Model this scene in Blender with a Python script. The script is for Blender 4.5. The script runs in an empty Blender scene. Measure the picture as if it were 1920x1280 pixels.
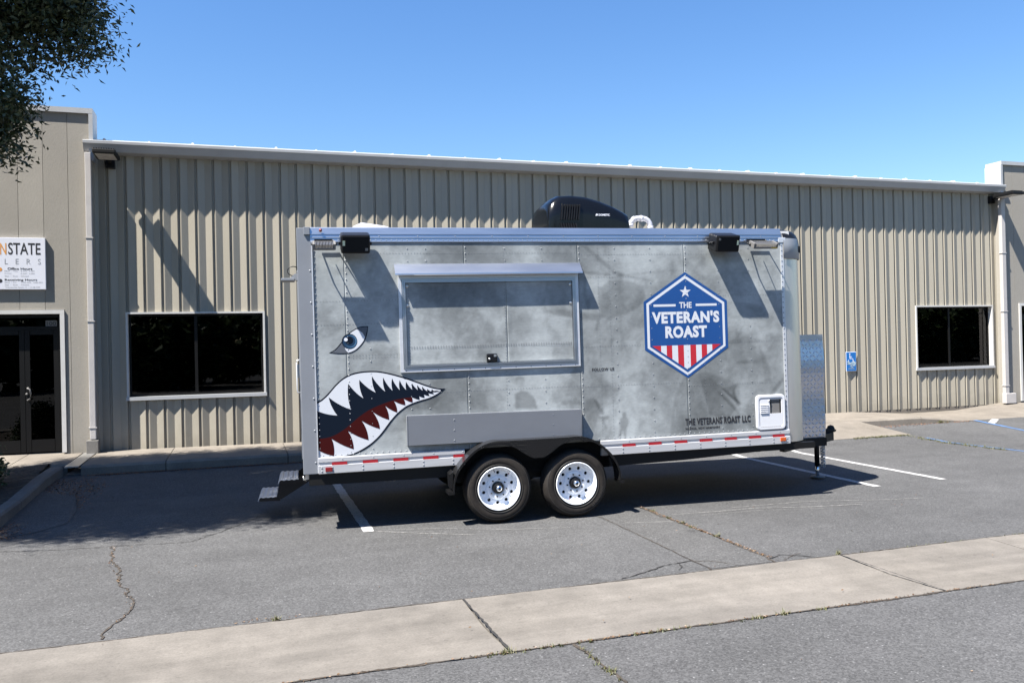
import bpy, bmesh, math, random
import numpy as np
from mathutils import Vector, Matrix
R = math.radians
SC = bpy.context.scene
COL = SC.collection
rnd = random.Random(7)

# ------------------------------------------------------------------ camera
cam_d = bpy.data.cameras.new('camera'); cam = bpy.data.objects.new('camera', cam_d); COL.objects.link(cam)
yaw, pitch, roll = 0.311397, 0.005177, -0.022041
cy, sy = math.cos(yaw), math.sin(yaw)
fwd = Vector((sy*math.cos(pitch), cy*math.cos(pitch), math.sin(pitch)))
r0 = Vector((cy, -sy, 0)); u0 = r0.cross(fwd)
rt = r0*math.cos(roll)+u0*math.sin(roll); up = -r0*math.sin(roll)+u0*math.cos(roll)
m = Matrix((rt, up, -fwd)).transposed().to_4x4(); m.translation = (0, 0, 1.72)
cam.matrix_world = m
cam_d.sensor_width = 36; cam_d.lens = 36*1572.957/1920; cam_d.clip_end = 2000; cam_d.clip_start = .05
SC.camera = cam
SC.render.resolution_x, SC.render.resolution_y = 1024, 682

# ------------------------------------------------------------------ light
LX, LY, LZ = .57, .24, -1.0
sun_el = math.atan2(1.0, math.hypot(LX, LY)); sun_az = math.atan2(-LX, -LY)
W = bpy.data.worlds.new('World'); SC.world = W; W.use_nodes = True
nt = W.node_tree; nt.nodes.clear()
sky = nt.nodes.new('ShaderNodeTexSky'); sky.sky_type = 'NISHITA'; sky.sun_disc = False
sky.sun_elevation = sun_el; sky.sun_rotation = sun_az % (2*math.pi)
sky.air_density = 1.4; sky.dust_density = 0.; sky.ozone_density = 7.; sky.altitude = 0
bg = nt.nodes.new('ShaderNodeBackground'); bg.inputs['Strength'].default_value = .056
hs = nt.nodes.new('ShaderNodeHueSaturation'); hs.inputs['Saturation'].default_value = 1.16; hs.inputs['Hue'].default_value = .508; hs.inputs['Value'].default_value = .98
wo = nt.nodes.new('ShaderNodeOutputWorld')
nt.links.new(sky.outputs[0], hs.inputs['Color']); nt.links.new(hs.outputs[0], bg.inputs[0]); nt.links.new(bg.outputs[0], wo.inputs[0])
sd = bpy.data.lights.new('sun', 'SUN'); sd.energy = 5.0; sd.angle = R(.53); sd.color = (1, .955, .885)
sun = bpy.data.objects.new('sun', sd); COL.objects.link(sun)
sun.rotation_euler = Vector((LX, LY, LZ)).to_track_quat('-Z', 'Y').to_euler()
sun.location = (-20, -8, 30)
SC.view_settings.view_transform = 'Standard'; SC.view_settings.look = 'None'
SC.view_settings.gamma = 1; SC.view_settings.use_curve_mapping = False
SC.view_settings.exposure = 1.78

# ------------------------------------------------------------------ materials
def nd(t, kind, **kw):
    n = t.nodes.new(kind)
    for k, v in kw.items():
        if k in n.inputs: n.inputs[k].default_value = v
        else: setattr(n, k, v)
    return n
def mat(name, col, rough=.5, metal=0., var=.0, vscale=4., vstretch=(1, 1, 1), bump=0., bscale=60., spec=.5, fine=0., fscale=80., coat=0.):
    M = bpy.data.materials.new(name); M.use_nodes = True
    t = M.node_tree; P = t.nodes['Principled BSDF']
    P.inputs['Base Color'].default_value = (*col, 1); P.inputs['Roughness'].default_value = rough
    P.inputs['Metallic'].default_value = metal; P.inputs['Specular IOR Level'].default_value = spec
    P.inputs['Coat Weight'].default_value = coat
    if var or bump or fine:
        geo = nd(t, 'ShaderNodeNewGeometry')
        mp = nd(t, 'ShaderNodeMapping'); mp.inputs['Scale'].default_value = vstretch
        t.links.new(geo.outputs['Position'], mp.inputs[0])
    last = None
    def mulnoise(scale, amt, detail, src):
        n = nd(t, 'ShaderNodeTexNoise', Scale=scale, Detail=detail, Roughness=.6)
        t.links.new(mp.outputs[0], n.inputs['Vector'])
        mr = nd(t, 'ShaderNodeMapRange'); mr.inputs[1].default_value = .3; mr.inputs[2].default_value = .7
        mr.inputs[3].default_value = 1-amt; mr.inputs[4].default_value = 1+amt
        t.links.new(n.outputs[0], mr.inputs[0])
        mx = nd(t, 'ShaderNodeVectorMath', operation='SCALE')
        if src is None: mx.inputs[0].default_value = col
        else: t.links.new(src, mx.inputs[0])
        t.links.new(mr.outputs[0], mx.inputs['Scale'])
        return mx.outputs[0], mr.outputs[0]
    if var:
        last, f = mulnoise(vscale, var, 5, last)
        mr2 = nd(t, 'ShaderNodeMath', operation='MULTIPLY'); mr2.inputs[1].default_value = rough
        t.links.new(f, mr2.inputs[0]); t.links.new(mr2.outputs[0], P.inputs['Roughness'])
    if fine: last, f = mulnoise(fscale, fine, 2, last)
    if last: t.links.new(last, P.inputs['Base Color'])
    if bump:
        n = nd(t, 'ShaderNodeTexNoise', Scale=bscale, Detail=3)
        t.links.new(mp.outputs[0], n.inputs['Vector'])
        b = nd(t, 'ShaderNodeBump', Strength=1., Distance=bump)
        t.links.new(n.outputs[0], b.inputs['Height']); t.links.new(b.outputs[0], P.inputs['Normal'])
    return M

def asphalt_mat(name, col, seed):
    M = bpy.data.materials.new(name); M.use_nodes = True; t = M.node_tree; P = t.nodes['Principled BSDF']
    geo = nd(t, 'ShaderNodeNewGeometry')
    mp = nd(t, 'ShaderNodeMapping'); mp.inputs['Location'].default_value = (seed, seed*2, 0)
    t.links.new(geo.outputs['Position'], mp.inputs[0])
    def noise(s, d=4, r=.6):
        n = nd(t, 'ShaderNodeTexNoise', Scale=s, Detail=d, Roughness=r); t.links.new(mp.outputs[0], n.inputs['Vector']); return n.outputs[0]
    def rng(x, a, b, c, d):
        n = nd(t, 'ShaderNodeMapRange'); n.clamp = True
        for i, v in enumerate((a, b, c, d)): n.inputs[i+1].default_value = v
        t.links.new(x, n.inputs[0]); return n.outputs[0]
    def mul(a, b):
        n = nd(t, 'ShaderNodeMath', operation='MULTIPLY'); t.links.new(a, n.inputs[0]); t.links.new(b, n.inputs[1]); return n.outputs[0]
    f = mul(rng(noise(.45, 5), .3, .7, .84, 1.16), rng(noise(2.6, 5), .3, .7, .90, 1.09))
    f = mul(f, rng(noise(1.1, 6, .7), .60, .72, 1., .84))
    # long soft streaks where cars turn in
    mp2 = nd(t, 'ShaderNodeMapping'); mp2.inputs['Scale'].default_value = (.25, 2.2, 1)
    t.links.new(geo.outputs['Position'], mp2.inputs[0])
    ns = nd(t, 'ShaderNodeTexNoise', Scale=1., Detail=4); t.links.new(mp2.outputs[0], ns.inputs['Vector'])
    f = mul(f, rng(ns.outputs[0], .3, .7, .93, 1.07))
    # aggregate
    v1 = nd(t, 'ShaderNodeTexVoronoi', Scale=95.); t.links.new(mp.outputs[0], v1.inputs['Vector'])
    sep = nd(t, 'ShaderNodeSeparateColor'); t.links.new(v1.outputs['Color'], sep.inputs[0])
    f = mul(f, rng(sep.outputs[0], 0, 1, .66, 1.36))
    f = mul(f, rng(noise(38, 3), .3, .7, .92, 1.08))
    v2 = nd(t, 'ShaderNodeTexVoronoi', Scale=42.); t.links.new(mp.outputs[0], v2.inputs['Vector'])
    sep2 = nd(t, 'ShaderNodeSeparateColor'); t.links.new(v2.outputs['Color'], sep2.inputs[0])
    spark = mul(rng(sep2.outputs[1], .90, .91, 0, 1), rng(v2.outputs['Distance'], .12, .3, 1, 0))
    f2 = nd(t, 'ShaderNodeMath', operation='MULTIPLY_ADD'); f2.inputs[1].default_value = 1.5
    t.links.new(spark, f2.inputs[0]); t.links.new(f, f2.inputs[2])
    # oil drips
    v3 = nd(t, 'ShaderNodeTexVoronoi', Scale=1.1); t.links.new(mp.outputs[0], v3.inputs['Vector'])
    f3 = mul(f2.outputs[0], rng(v3.outputs['Distance'], .02, .09, .72, 1))
    sc = nd(t, 'ShaderNodeVectorMath', operation='SCALE'); sc.inputs[0].default_value = col
    t.links.new(f3, sc.inputs['Scale']); t.links.new(sc.outputs[0], P.inputs['Base Color'])
    P.inputs['Roughness'].default_value = .85; P.inputs['Specular IOR Level'].default_value = .3
    b = nd(t, 'ShaderNodeBump', Strength=.55, Distance=.004); t.links.new(sep.outputs[0], b.inputs['Height'])
    t.links.new(b.outputs[0], P.inputs['Normal'])
    return M

def concrete_mat(name, col, streak=True):
    M = bpy.data.materials.new(name); M.use_nodes = True; t = M.node_tree; P = t.nodes['Principled BSDF']
    geo = nd(t, 'ShaderNodeNewGeometry')
    def noise(s, d, st=(1, 1, 1)):
        mp = nd(t, 'ShaderNodeMapping'); mp.inputs['Scale'].default_value = st; t.links.new(geo.outputs['Position'], mp.inputs[0])
        n = nd(t, 'ShaderNodeTexNoise', Scale=s, Detail=d, Roughness=.62); t.links.new(mp.outputs[0], n.inputs['Vector']); return n.outputs[0]
    def rng(x, a, b, c, d):
        n = nd(t, 'ShaderNodeMapRange'); n.clamp = True
        for i, v in enumerate((a, b, c, d)): n.inputs[i+1].default_value = v
        t.links.new(x, n.inputs[0]); return n.outputs[0]
    def mul(a, b):
        n = nd(t, 'ShaderNodeMath', operation='MULTIPLY'); t.links.new(a, n.inputs[0]); t.links.new(b, n.inputs[1]); return n.outputs[0]
    f = mul(rng(noise(.9, 5), .3, .7, .80, 1.16), rng(noise(5, 5), .3, .7, .88, 1.12))
    f = mul(f, rng(noise(70, 3), .3, .7, .88, 1.12))
    f = mul(f, rng(noise(26, 2), .62, .72, 1, .84))
    if streak: f = mul(f, rng(noise(1.3, 5, (.3, 3.2, 1)), .35, .7, 1.08, .84))
    mixc = nd(t, 'ShaderNodeMix', data_type='RGBA'); mixc.inputs[6].default_value = (*col, 1)
    mixc.inputs[7].default_value = (col[0]*.88, col[1]*.9, col[2]*.96, 1); t.links.new(noise(.5, 3), mixc.inputs[0])
    sc = nd(t, 'ShaderNodeVectorMath', operation='SCALE'); t.links.new(mixc.outputs[2], sc.inputs[0]); t.links.new(f, sc.inputs['Scale'])
    t.links.new(sc.outputs[0], P.inputs['Base Color'])
    P.inputs['Roughness'].default_value = .9; P.inputs['Specular IOR Level'].default_value = .25
    b = nd(t, 'ShaderNodeBump', Strength=.4, Distance=.003); t.links.new(noise(140, 3), b.inputs['Height']); t.links.new(b.outputs[0], P.inputs['Normal'])
    return M

def print_mat(name):
    """vinyl wrap printed like weathered aircraft skin; the print is a colour attribute"""
    M = bpy.data.materials.new(name); M.use_nodes = True; t = M.node_tree; P = t.nodes['Principled BSDF']
    at = nd(t, 'ShaderNodeAttribute', attribute_name='print')
    geo = nd(t, 'ShaderNodeNewGeometry')
    def noise(s, d, st=(1, 1, 1)):
        mp = nd(t, 'ShaderNodeMapping'); mp.inputs['Scale'].default_value = st; t.links.new(geo.outputs['Position'], mp.inputs[0])
        n = nd(t, 'ShaderNodeTexNoise', Scale=s, Detail=d, Roughness=.65); t.links.new(mp.outputs[0], n.inputs['Vector']); return n.outputs[0]
    def rng(x, a, b, c, d):
        n = nd(t, 'ShaderNodeMapRange'); n.clamp = True
        for i, v in enumerate((a, b, c, d)): n.inputs[i+1].default_value = v
        t.links.new(x, n.inputs[0]); return n.outputs[0]
    def mul(a, b):
        n = nd(t, 'ShaderNodeMath', operation='MULTIPLY'); t.links.new(a, n.inputs[0]); t.links.new(b, n.inputs[1]); return n.outputs[0]
    f = mul(rng(noise(45, 4, (.5, 1, 1.4)), .3, .7, .93, 1.07), rng(noise(9, 6), .3, .7, .93, 1.07))
    sc = nd(t, 'ShaderNodeVectorMath', operation='SCALE'); t.links.new(at.outputs['Color'], sc.inputs[0]); t.links.new(f, sc.inputs['Scale'])
    t.links.new(sc.outputs[0], P.inputs['Base Color'])
    P.inputs['Roughness'].default_value = .42; P.inputs['Specular IOR Level'].default_value = .4
    return M

def glass_mat(name, tint, ior=1.45):
    M = bpy.data.materials.new(name); M.use_nodes = True; t = M.node_tree; t.nodes.clear()
    tr = nd(t, 'ShaderNodeBsdfTransparent'); tr.inputs[0].default_value = (*tint, 1)
    gl = nd(t, 'ShaderNodeBsdfGlossy'); gl.inputs['Roughness'].default_value = .01; gl.inputs[0].default_value = (.85, .85, .85, 1)
    fr = nd(t, 'ShaderNodeFresnel'); fr.inputs[0].default_value = ior
    mx = nd(t, 'ShaderNodeMixShader'); o = nd(t, 'ShaderNodeOutputMaterial')
    t.links.new(fr.outputs[0], mx.inputs[0]); t.links.new(tr.outputs[0], mx.inputs[1]); t.links.new(gl.outputs[0], mx.inputs[2]); t.links.new(mx.outputs[0], o.inputs[0])
    return M

def leaf_mat(name, c1, c2, trans=.25):
    M = bpy.data.materials.new(name); M.use_nodes = True; t = M.node_tree; P = t.nodes['Principled BSDF']
    geo = nd(t, 'ShaderNodeNewGeometry'); mx = nd(t, 'ShaderNodeMix', data_type='RGBA')
    mx.inputs[6].default_value = (*c1, 1); mx.inputs[7].default_value = (*c2, 1)
    t.links.new(geo.outputs['Random Per Island'], mx.inputs[0])
    t.links.new(mx.outputs[2], P.inputs['Base Color']); P.inputs['Roughness'].default_value = .5
    tl = nd(t, 'ShaderNodeBsdfTranslucent'); t.links.new(mx.outputs[2], tl.inputs[0])
    ms = nd(t, 'ShaderNodeMixShader'); ms.inputs[0].default_value = trans
    o = [n for n in t.nodes if n.type == 'OUTPUT_MATERIAL'][0]
    t.links.new(P.outputs[0], ms.inputs[1]); t.links.new(tl.outputs[0], ms.inputs[2]); t.links.new(ms.outputs[0], o.inputs[0])
    return M

MT = {
 'asphalt': asphalt_mat('asphalt', (.0625, .0622, .0625), 0.), 'asphalt_patch': asphalt_mat('asphalt_patch', (.066, .0652, .0645), 13.),
 'concrete': concrete_mat('concrete', (.140, .126, .108)), 'walk': concrete_mat('walk_concrete', (.165, .144, .117), False),
 'kerb': concrete_mat('kerb_concrete', (.13, .122, .11), False),
 'line': mat('line_paint', (.29, .285, .28), .7, var=.3, vscale=14, fine=.35, fscale=60),
 'blue_line': mat('blue_line_paint', (.05, .11, .23), .7, var=.3, vscale=12, fine=.3, fscale=60),
 'crack': mat('crack_dirt', (.036, .028, .021), .95, fine=.5, fscale=50), 'crackdark': mat('crack_dark', (.018, .017, .016), .95),  # crack strips: brown dirt fill, and a plain dark tone
 'straw': leaf_mat('dry_straw', (.15, .095, .048), (.085, .045, .025), .1), 'litter': leaf_mat('dead_leaves', (.20, .085, .035), (.09, .05, .03), .1),
 'weed': leaf_mat('weed', (.06, .075, .022), (.12, .105, .045), .2),
 'scuff': mat('scuffed_asphalt', (.165, .161, .155), .9, fine=.5, fscale=70),
 'siding': mat('siding_paint', (.280, .256, .208), .42, var=.05, vscale=2.5, vstretch=(1, 1, .15), spec=.35),
 'stucco': mat('stucco_paint', (.262, .243, .210), .8, var=.05, vscale=1.2, bump=.0018, bscale=60, spec=.25, fine=.04, fscale=60),
 'trim': mat('white_trim', (.46, .45, .43), .45, var=.05, vscale=6), 'spout': mat('downspout_paint', (.38, .36, .345), .5, var=.05, vscale=5),
 'gutter': mat('eave_gutter_paint', (.34, .345, .35), .4, var=.05, vscale=3), 'roofm': mat('roof_metal', (.62, .62, .61), .4, var=.06),
 'darkframe': mat('bronze_frame', (.0035, .0033, .0032), .5, spec=.2), 'room': mat('dark_room', (.02, .019, .018), .9), 'glass': glass_mat('tinted_glass', (.16, .16, .16)),
 'brass': mat('brass', (.55, .30, .10), .35, .6), 'steel': mat('steel', (.55, .54, .52), .35, .9), 'black': mat('black_plastic', (.005, .005, .006), .42, spec=.3),
 'blackmetal': mat('black_frame_paint', (.006, .006, .006), .5, var=.1, spec=.25), 'lamp_glass': mat('lamp_lens', (.45, .42, .38), .3),
 'alu': mat('aluminium', (.60, .61, .635), .36, .5, var=.06, vscale=5, vstretch=(.4, 1, 3)), 'alu_bright': mat('bright_aluminium', (.47, .49, .52), .33, .92, var=.08, vscale=4, vstretch=(.3, 1, 2)),
 'railwhite': mat('brushed_rail', (.48, .485, .50), .36, .4, var=.08, vscale=6, vstretch=(.3, 1, 4)),
 'cap': mat('corner_cap_grey', (.26, .27, .285), .4, .2),
 'corner': mat('corner_aluminium', (.66, .62, .57), .42, .85, var=.10, vscale=3, vstretch=(1, 1, .3)),
 'tread': mat('tread_plate', (.66, .67, .70), .30, .88), 'greypaint': mat('grey_paint', (.165, .175, .193), .38, var=.05, vscale=3),
 'fender': mat('black_tread_plate', (.006, .006, .0065), .34, .0, spec=.3), 'fender_top': mat('fender_edge', (.016, .016, .017), .24, .1),
 'rubber': mat('tyre_rubber', (.0150, .0122, .0102), .78, var=.35, vscale=9, fine=.3, fscale=60, spec=.3), 'rubber_mark': mat('tyre_lettering', (.034, .031, .028), .6),
 'wheelwhite': mat('wheel_enamel', (.74, .76, .79), .22, coat=.3), 'chrome': mat('chrome', (.8, .8, .8), .12, 1.), 'rivet': mat('rivet_metal', (.235, .245, .26), .42, .2),
 'printrivet': mat('printed_rivet', (.135, .143, .152), .5), 'print': print_mat('wrap_print'), 'body': mat('body_white', (.5, .5, .5), .5),
 'navy': mat('ink_navy', (.004, .0075, .015), .6, spec=.06), 'maroon': mat('ink_maroon', (.034, .004, .004), .6, spec=.06), 'ink_white': mat('ink_white', (.48, .495, .525), .4),
 'ink_grey': mat('ink_grey', (.075, .082, .098), .4), 'iris': mat('ink_iris', (.010, .030, .065), .4, spec=.3), 'iris_light': mat('ink_iris_light', (.05, .12, .21), .4, spec=.3),
 'blue': mat('ink_blue', (.008, .052, .19), .38, var=.05, vscale=2), 'red': mat('ink_red', (.36, .014, .024), .4), 'ink_black': mat('ink_black', (.016, .016, .019), .5),
 'reflector': mat('red_reflector', (.27, .008, .014), .35), 'redlens': mat('red_lens', (.16, .01, .012), .3), 'amber': mat('amber_lens', (.42, .07, .01), .3),
 'hvac': mat('white_moulded_plastic', (.54, .545, .565), .3), 'dark': mat('dark_recess', (.009, .009, .0095), .8, spec=.15), 'mesh_grey': mat('louvre_grey', (.13, .125, .12), .6),
 'acshell': mat('ac_shroud', (.0035, .004, .005), .17, spec=.3), 'sign_white': mat('sign_white', (.56, .57, .62), .35), 'orange': mat('ink_orange', (.52, .24, .055), .4),
 'ink_soft': mat('ink_soft_grey', (.22, .23, .25), .5), 'sign_blue': mat('sign_blue', (.012, .125, .38), .35, var=.06, vscale=20), 'sign_edge': mat('sign_edge_white', (.62, .66, .72), .4),
 'peel': mat('peeled_print', (.30, .40, .45), .5, fine=.4, fscale=120), 'yellow': mat('yellow_label', (.42, .28, .03), .5), 'greenlabel': mat('pale_label', (.50, .56, .40), .5),
 'bark': mat('bark', (.06, .045, .032), .9, var=.3, vscale=9, bump=.02, bscale=20), 'soil': mat('bark_mulch', (.045, .035, .027), .95, var=.4, vscale=20, bump=.02, bscale=60),
 'leaf': leaf_mat('tree_leaf', (.022, .034, .014), (.05, .065, .024), .14), 'bushleaf': leaf_mat('bush_leaf', (.025, .05, .018), (.06, .09, .03), .2),
 'pvc': mat('white_pvc', (.36, .36, .39), .35), 'chain': mat('zinc_chain', (.5, .52, .54), .3, .8),
}

def age_siding(M, dirt=True):
    t = M.node_tree; P = t.nodes['Principled BSDF']; src = P.inputs['Base Color'].links[0].from_socket
    oi = nd(t, 'ShaderNodeObjectInfo'); mr = nd(t, 'ShaderNodeMapRange'); mr.inputs[3].default_value = .93; mr.inputs[4].default_value = 1.05
    t.links.new(oi.outputs['Random'], mr.inputs[0])
    geo = nd(t, 'ShaderNodeNewGeometry'); sp = nd(t, 'ShaderNodeSeparateXYZ'); t.links.new(geo.outputs['Position'], sp.inputs[0])
    n = nd(t, 'ShaderNodeTexNoise', Scale=5., Detail=5.); t.links.new(geo.outputs['Position'], n.inputs['Vector'])
    a = nd(t, 'ShaderNodeMath', operation='MULTIPLY_ADD'); a.inputs[1].default_value = -.5; t.links.new(n.outputs[0], a.inputs[0]); t.links.new(sp.outputs[2], a.inputs[2])
    m2 = nd(t, 'ShaderNodeMapRange'); m2.inputs[1].default_value = .02; m2.inputs[2].default_value = .32; m2.inputs[3].default_value = .80; m2.inputs[4].default_value = 1.
    t.links.new(a.outputs[0], m2.inputs[0])
    k = nd(t, 'ShaderNodeMath', operation='MULTIPLY'); t.links.new(mr.outputs[0], k.inputs[0]); t.links.new(m2.outputs[0], k.inputs[1])
    sc = nd(t, 'ShaderNodeVectorMath', operation='SCALE'); t.links.new(src, sc.inputs[0]); t.links.new(k.outputs[0], sc.inputs['Scale']); t.links.new(sc.outputs[0], P.inputs['Base Color'])
age_siding(MT['siding']); age_siding(MT['stucco'])

# ------------------------------------------------------------------ mesh builder
class MB:
    def __init__(s): s.v = []; s.f = []; s.m = []; s.smooth = []
    def add(s, vs, fs, mi=0, sm=False):
        o = len(s.v); s.v += [tuple(p) for p in vs]
        for f in fs: s.f.append([i+o for i in f]); s.m.append(mi); s.smooth.append(sm)
    def box(s, a, b, mi=0, M=None, bev=0.):
        x0, y0, z0 = [min(p, q) for p, q in zip(a, b)]; x1, y1, z1 = [max(p, q) for p, q in zip(a, b)]
        if bev > 0:
            bm = bmesh.new(); bmesh.ops.create_cube(bm, size=1)
            for v in bm.verts: v.co = Vector(((x0+x1)/2+v.co.x*(x1-x0), (y0+y1)/2+v.co.y*(y1-y0), (z0+z1)/2+v.co.z*(z1-z0)))
            bmesh.ops.bevel(bm, geom=bm.edges[:], offset=bev, segments=2, affect='EDGES', profile=.6)
            vs = [M @ v.co if M else v.co.copy() for v in bm.verts]; bm.verts.index_update()
            s.add(vs, [[v.index for v in f.verts] for f in bm.faces], mi); bm.free(); return
        vs = [(x0, y0, z0), (x1, y0, z0), (x1, y1, z0), (x0, y1, z0), (x0, y0, z1), (x1, y0, z1), (x1, y1, z1), (x0, y1, z1)]
        if M: vs = [M @ Vector(v) for v in vs]
        s.add(vs, [(0, 3, 2, 1), (4, 5, 6, 7), (0, 1, 5, 4), (1, 2, 6, 5), (2, 3, 7, 6), (3, 0, 4, 7)], mi)
    def prism(s, pts, d0, d1, axis='y', mi=0, cap=True):
        """polygon in the two other axes, extruded along axis"""
        def P(p, d):
            return {'x': (d, p[0], p[1]), 'y': (p[0], d, p[1]), 'z': (p[0], p[1], d)}[axis]
        n = len(pts); vs = [P(p, d0) for p in pts]+[P(p, d1) for p in pts]
        fs = [(i, (i+1) % n, n+(i+1) % n, n+i) for i in range(n)]
        if cap: fs += [list(range(n))[::-1], list(range(n, 2*n))]
        s.add(vs, fs, mi)
    def poly(s, pts, d, axis='y', mi=0):
        vs = [{'x': (d, p[0], p[1]), 'y': (p[0], d, p[1]), 'z': (p[0], p[1], d)}[axis] for p in pts]
        s.add(vs, [list(range(len(vs)))], mi)
    def tube(s, path, r, n=8, mi=0, cap=True, closed=False):
        path = [Vector(p) for p in path]; rings = []; N = len(path)
        rr = r if hasattr(r, '__len__') else [r]*N
        up_ = Vector((0, 0, 1))
        for i, p in enumerate(path):
            d = ((path[(i+1) % N]-path[i-1]) if closed else (path[min(i+1, N-1)]-path[max(i-1, 0)])).normalized()
            a = d.cross(up_)
            if a.length < .05: a = d.cross(Vector((1, 0, 0)))
            a.normalize(); b = d.cross(a)
            rings.append([p+(a*math.cos(2*math.pi*k/n)+b*math.sin(2*math.pi*k/n))*rr[i] for k in range(n)])
        vs = [q for ring in rings for q in ring]; fs = []
        for i in range(N if closed else N-1):
            j = (i+1) % N
            for k in range(n): fs.append((i*n+k, i*n+(k+1) % n, j*n+(k+1) % n, j*n+k))
        if cap and not closed: fs += [list(range(n)), list(range((N-1)*n, N*n))[::-1]]
        s.add(vs, fs, mi, True)
    def lathe(s, prof, n=32, mi=0, closed=False, c=(0, 0, 0), axis='y', smooth=True, mod=None):
        vs = []; L = len(prof)
        for k in range(n):
            a = 2*math.pi*k/n
            for j, (r, h) in enumerate(prof):
                if mod: r, h = mod(j, k, r, h)
                if axis == 'y': vs.append((c[0]+r*math.cos(a), c[1]+h, c[2]+r*math.sin(a)))
                elif axis == 'z': vs.append((c[0]+r*math.cos(a), c[1]+r*math.sin(a), c[2]+h))
                else: vs.append((c[0]+h, c[1]+r*math.cos(a), c[2]+r*math.sin(a)))
        fs = []
        for k in range(n):
            q = (k+1) % n
            for j in range(L if closed else L-1):
                i = (j+1) % L; fs.append((k*L+j, q*L+j, q*L+i, k*L+i))
        s.add(vs, fs, mi, smooth)
    def mesh(s, name, mats):
        me = bpy.data.meshes.new(name); me.from_pydata(s.v, [], s.f)
        for q in mats: me.materials.append(MT[q])
        me.polygons.foreach_set('material_index', s.m); me.polygons.foreach_set('use_smooth', s.smooth)
        me.update(); return me
def fix_normals(me):
    bm = bmesh.new(); bm.from_mesh(me); bmesh.ops.recalc_face_normals(bm, faces=bm.faces[:]); bm.to_mesh(me); bm.free()

def link(name, me, parent=None, loc=None, shift=None):
    if shift is not None: me.transform(Matrix.Translation(shift))
    o = bpy.data.objects.new(name, me); COL.objects.link(o)
    if parent: o.parent = parent
    if loc: o.location = loc
    return o
def put(name, mb, mats, parent=None, shift=None, norm=True):
    me = mb.mesh(name, mats if isinstance(mats, (list, tuple)) else [mats])
    if norm: fix_normals(me)
    return link(name, me, parent, None, shift)
def thing(name, label, cat, loc=(0, 0, 0), group=None):
    o = bpy.data.objects.new(name, None); COL.objects.link(o); o.location = loc; o.empty_display_size = .2
    tag(o, label, cat, group); return o
def tag(o, label, cat, group=None):
    o['label'] = label; o['category'] = cat
    if group: o['group'] = group
    return o
def kind(o, k): o['kind'] = k; return o

# text: flat letter mesh fitted to a box in (x, z), at depth y
_dg = None
def text_mesh(body, x0, x1, z0, z1, y, bold=0., spacing=1., depth=0.):
    c = bpy.data.curves.new('t', 'FONT'); c.body = body; c.size = 1; c.offset = bold; c.space_character = spacing; c.resolution_u = 3
    c.extrude = depth
    o = bpy.data.objects.new('t', c); COL.objects.link(o)
    bpy.context.view_layer.update()
    me = bpy.data.meshes.new_from_object(o.evaluated_get(bpy.context.evaluated_depsgraph_get()))
    bpy.data.objects.remove(o); bpy.data.curves.remove(c)
    co = np.empty(len(me.vertices)*3); me.vertices.foreach_get('co', co); co = co.reshape(-1, 3)
    mn, mx = co.min(0), co.max(0); out = np.empty_like(co)
    out[:, 0] = x0+(co[:, 0]-mn[0])/(mx[0]-mn[0])*(x1-x0); out[:, 2] = z0+(co[:, 1]-mn[1])/(mx[1]-mn[1])*(z1-z0); out[:, 1] = y-co[:, 2]
    me.vertices.foreach_set('co', out.ravel()); me.update()
    fs = [list(p.vertices) for p in me.polygons]; vs = [tuple(v) for v in out]
    bpy.data.meshes.remove(me); return vs, fs

# ================================================================== GROUND
def gz(x, y):
    """asphalt height: level by the gutter, rising to the kerb"""
    return float(np.interp(y, [8., 10.6, 12.1], [0., .032, .164]))

def sheet(name, x0, x1, ys, nx, mname, zf, jit0=0., jit1=0., dz=0.):
    xs = np.linspace(x0, x1, nx+1); vs = []; fs = []
    for j, y in enumerate(ys):
        for x in xs:
            yy = y
            if j == 0 and jit0: yy += rnd.uniform(-jit0, jit0)
            if j == len(ys)-1 and jit1: yy += rnd.uniform(-jit1, jit1)
            vs.append((x, yy, zf(x, yy)+dz))
    n = nx+1
    for j in range(len(ys)-1):
        for i in range(nx): fs.append((j*n+i, j*n+i+1, (j+1)*n+i+1, (j+1)*n+i))
    b = MB(); b.add(vs, fs); return kind(put(name, b, mname, norm=False), 'structure')

b = MB(); b.add([(-600, -600, -.15), (600, -600, -.15), (600, 600, -.15), (-600, 600, -.15)], [(0, 1, 2, 3)])
kind(put('ground', b, 'asphalt', norm=False), 'structure')
sheet('parking_lot', -25, 45, [5.575, 6.5, 8, 9, 10.6, 11.3, 12.14], 700, 'asphalt', gz, jit0=.008)
sheet('access_road', -40, 60, [-40, -10, 0, 3, 4.505], 1000, 'asphalt', lambda x, y: 0., jit1=.008)

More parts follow.
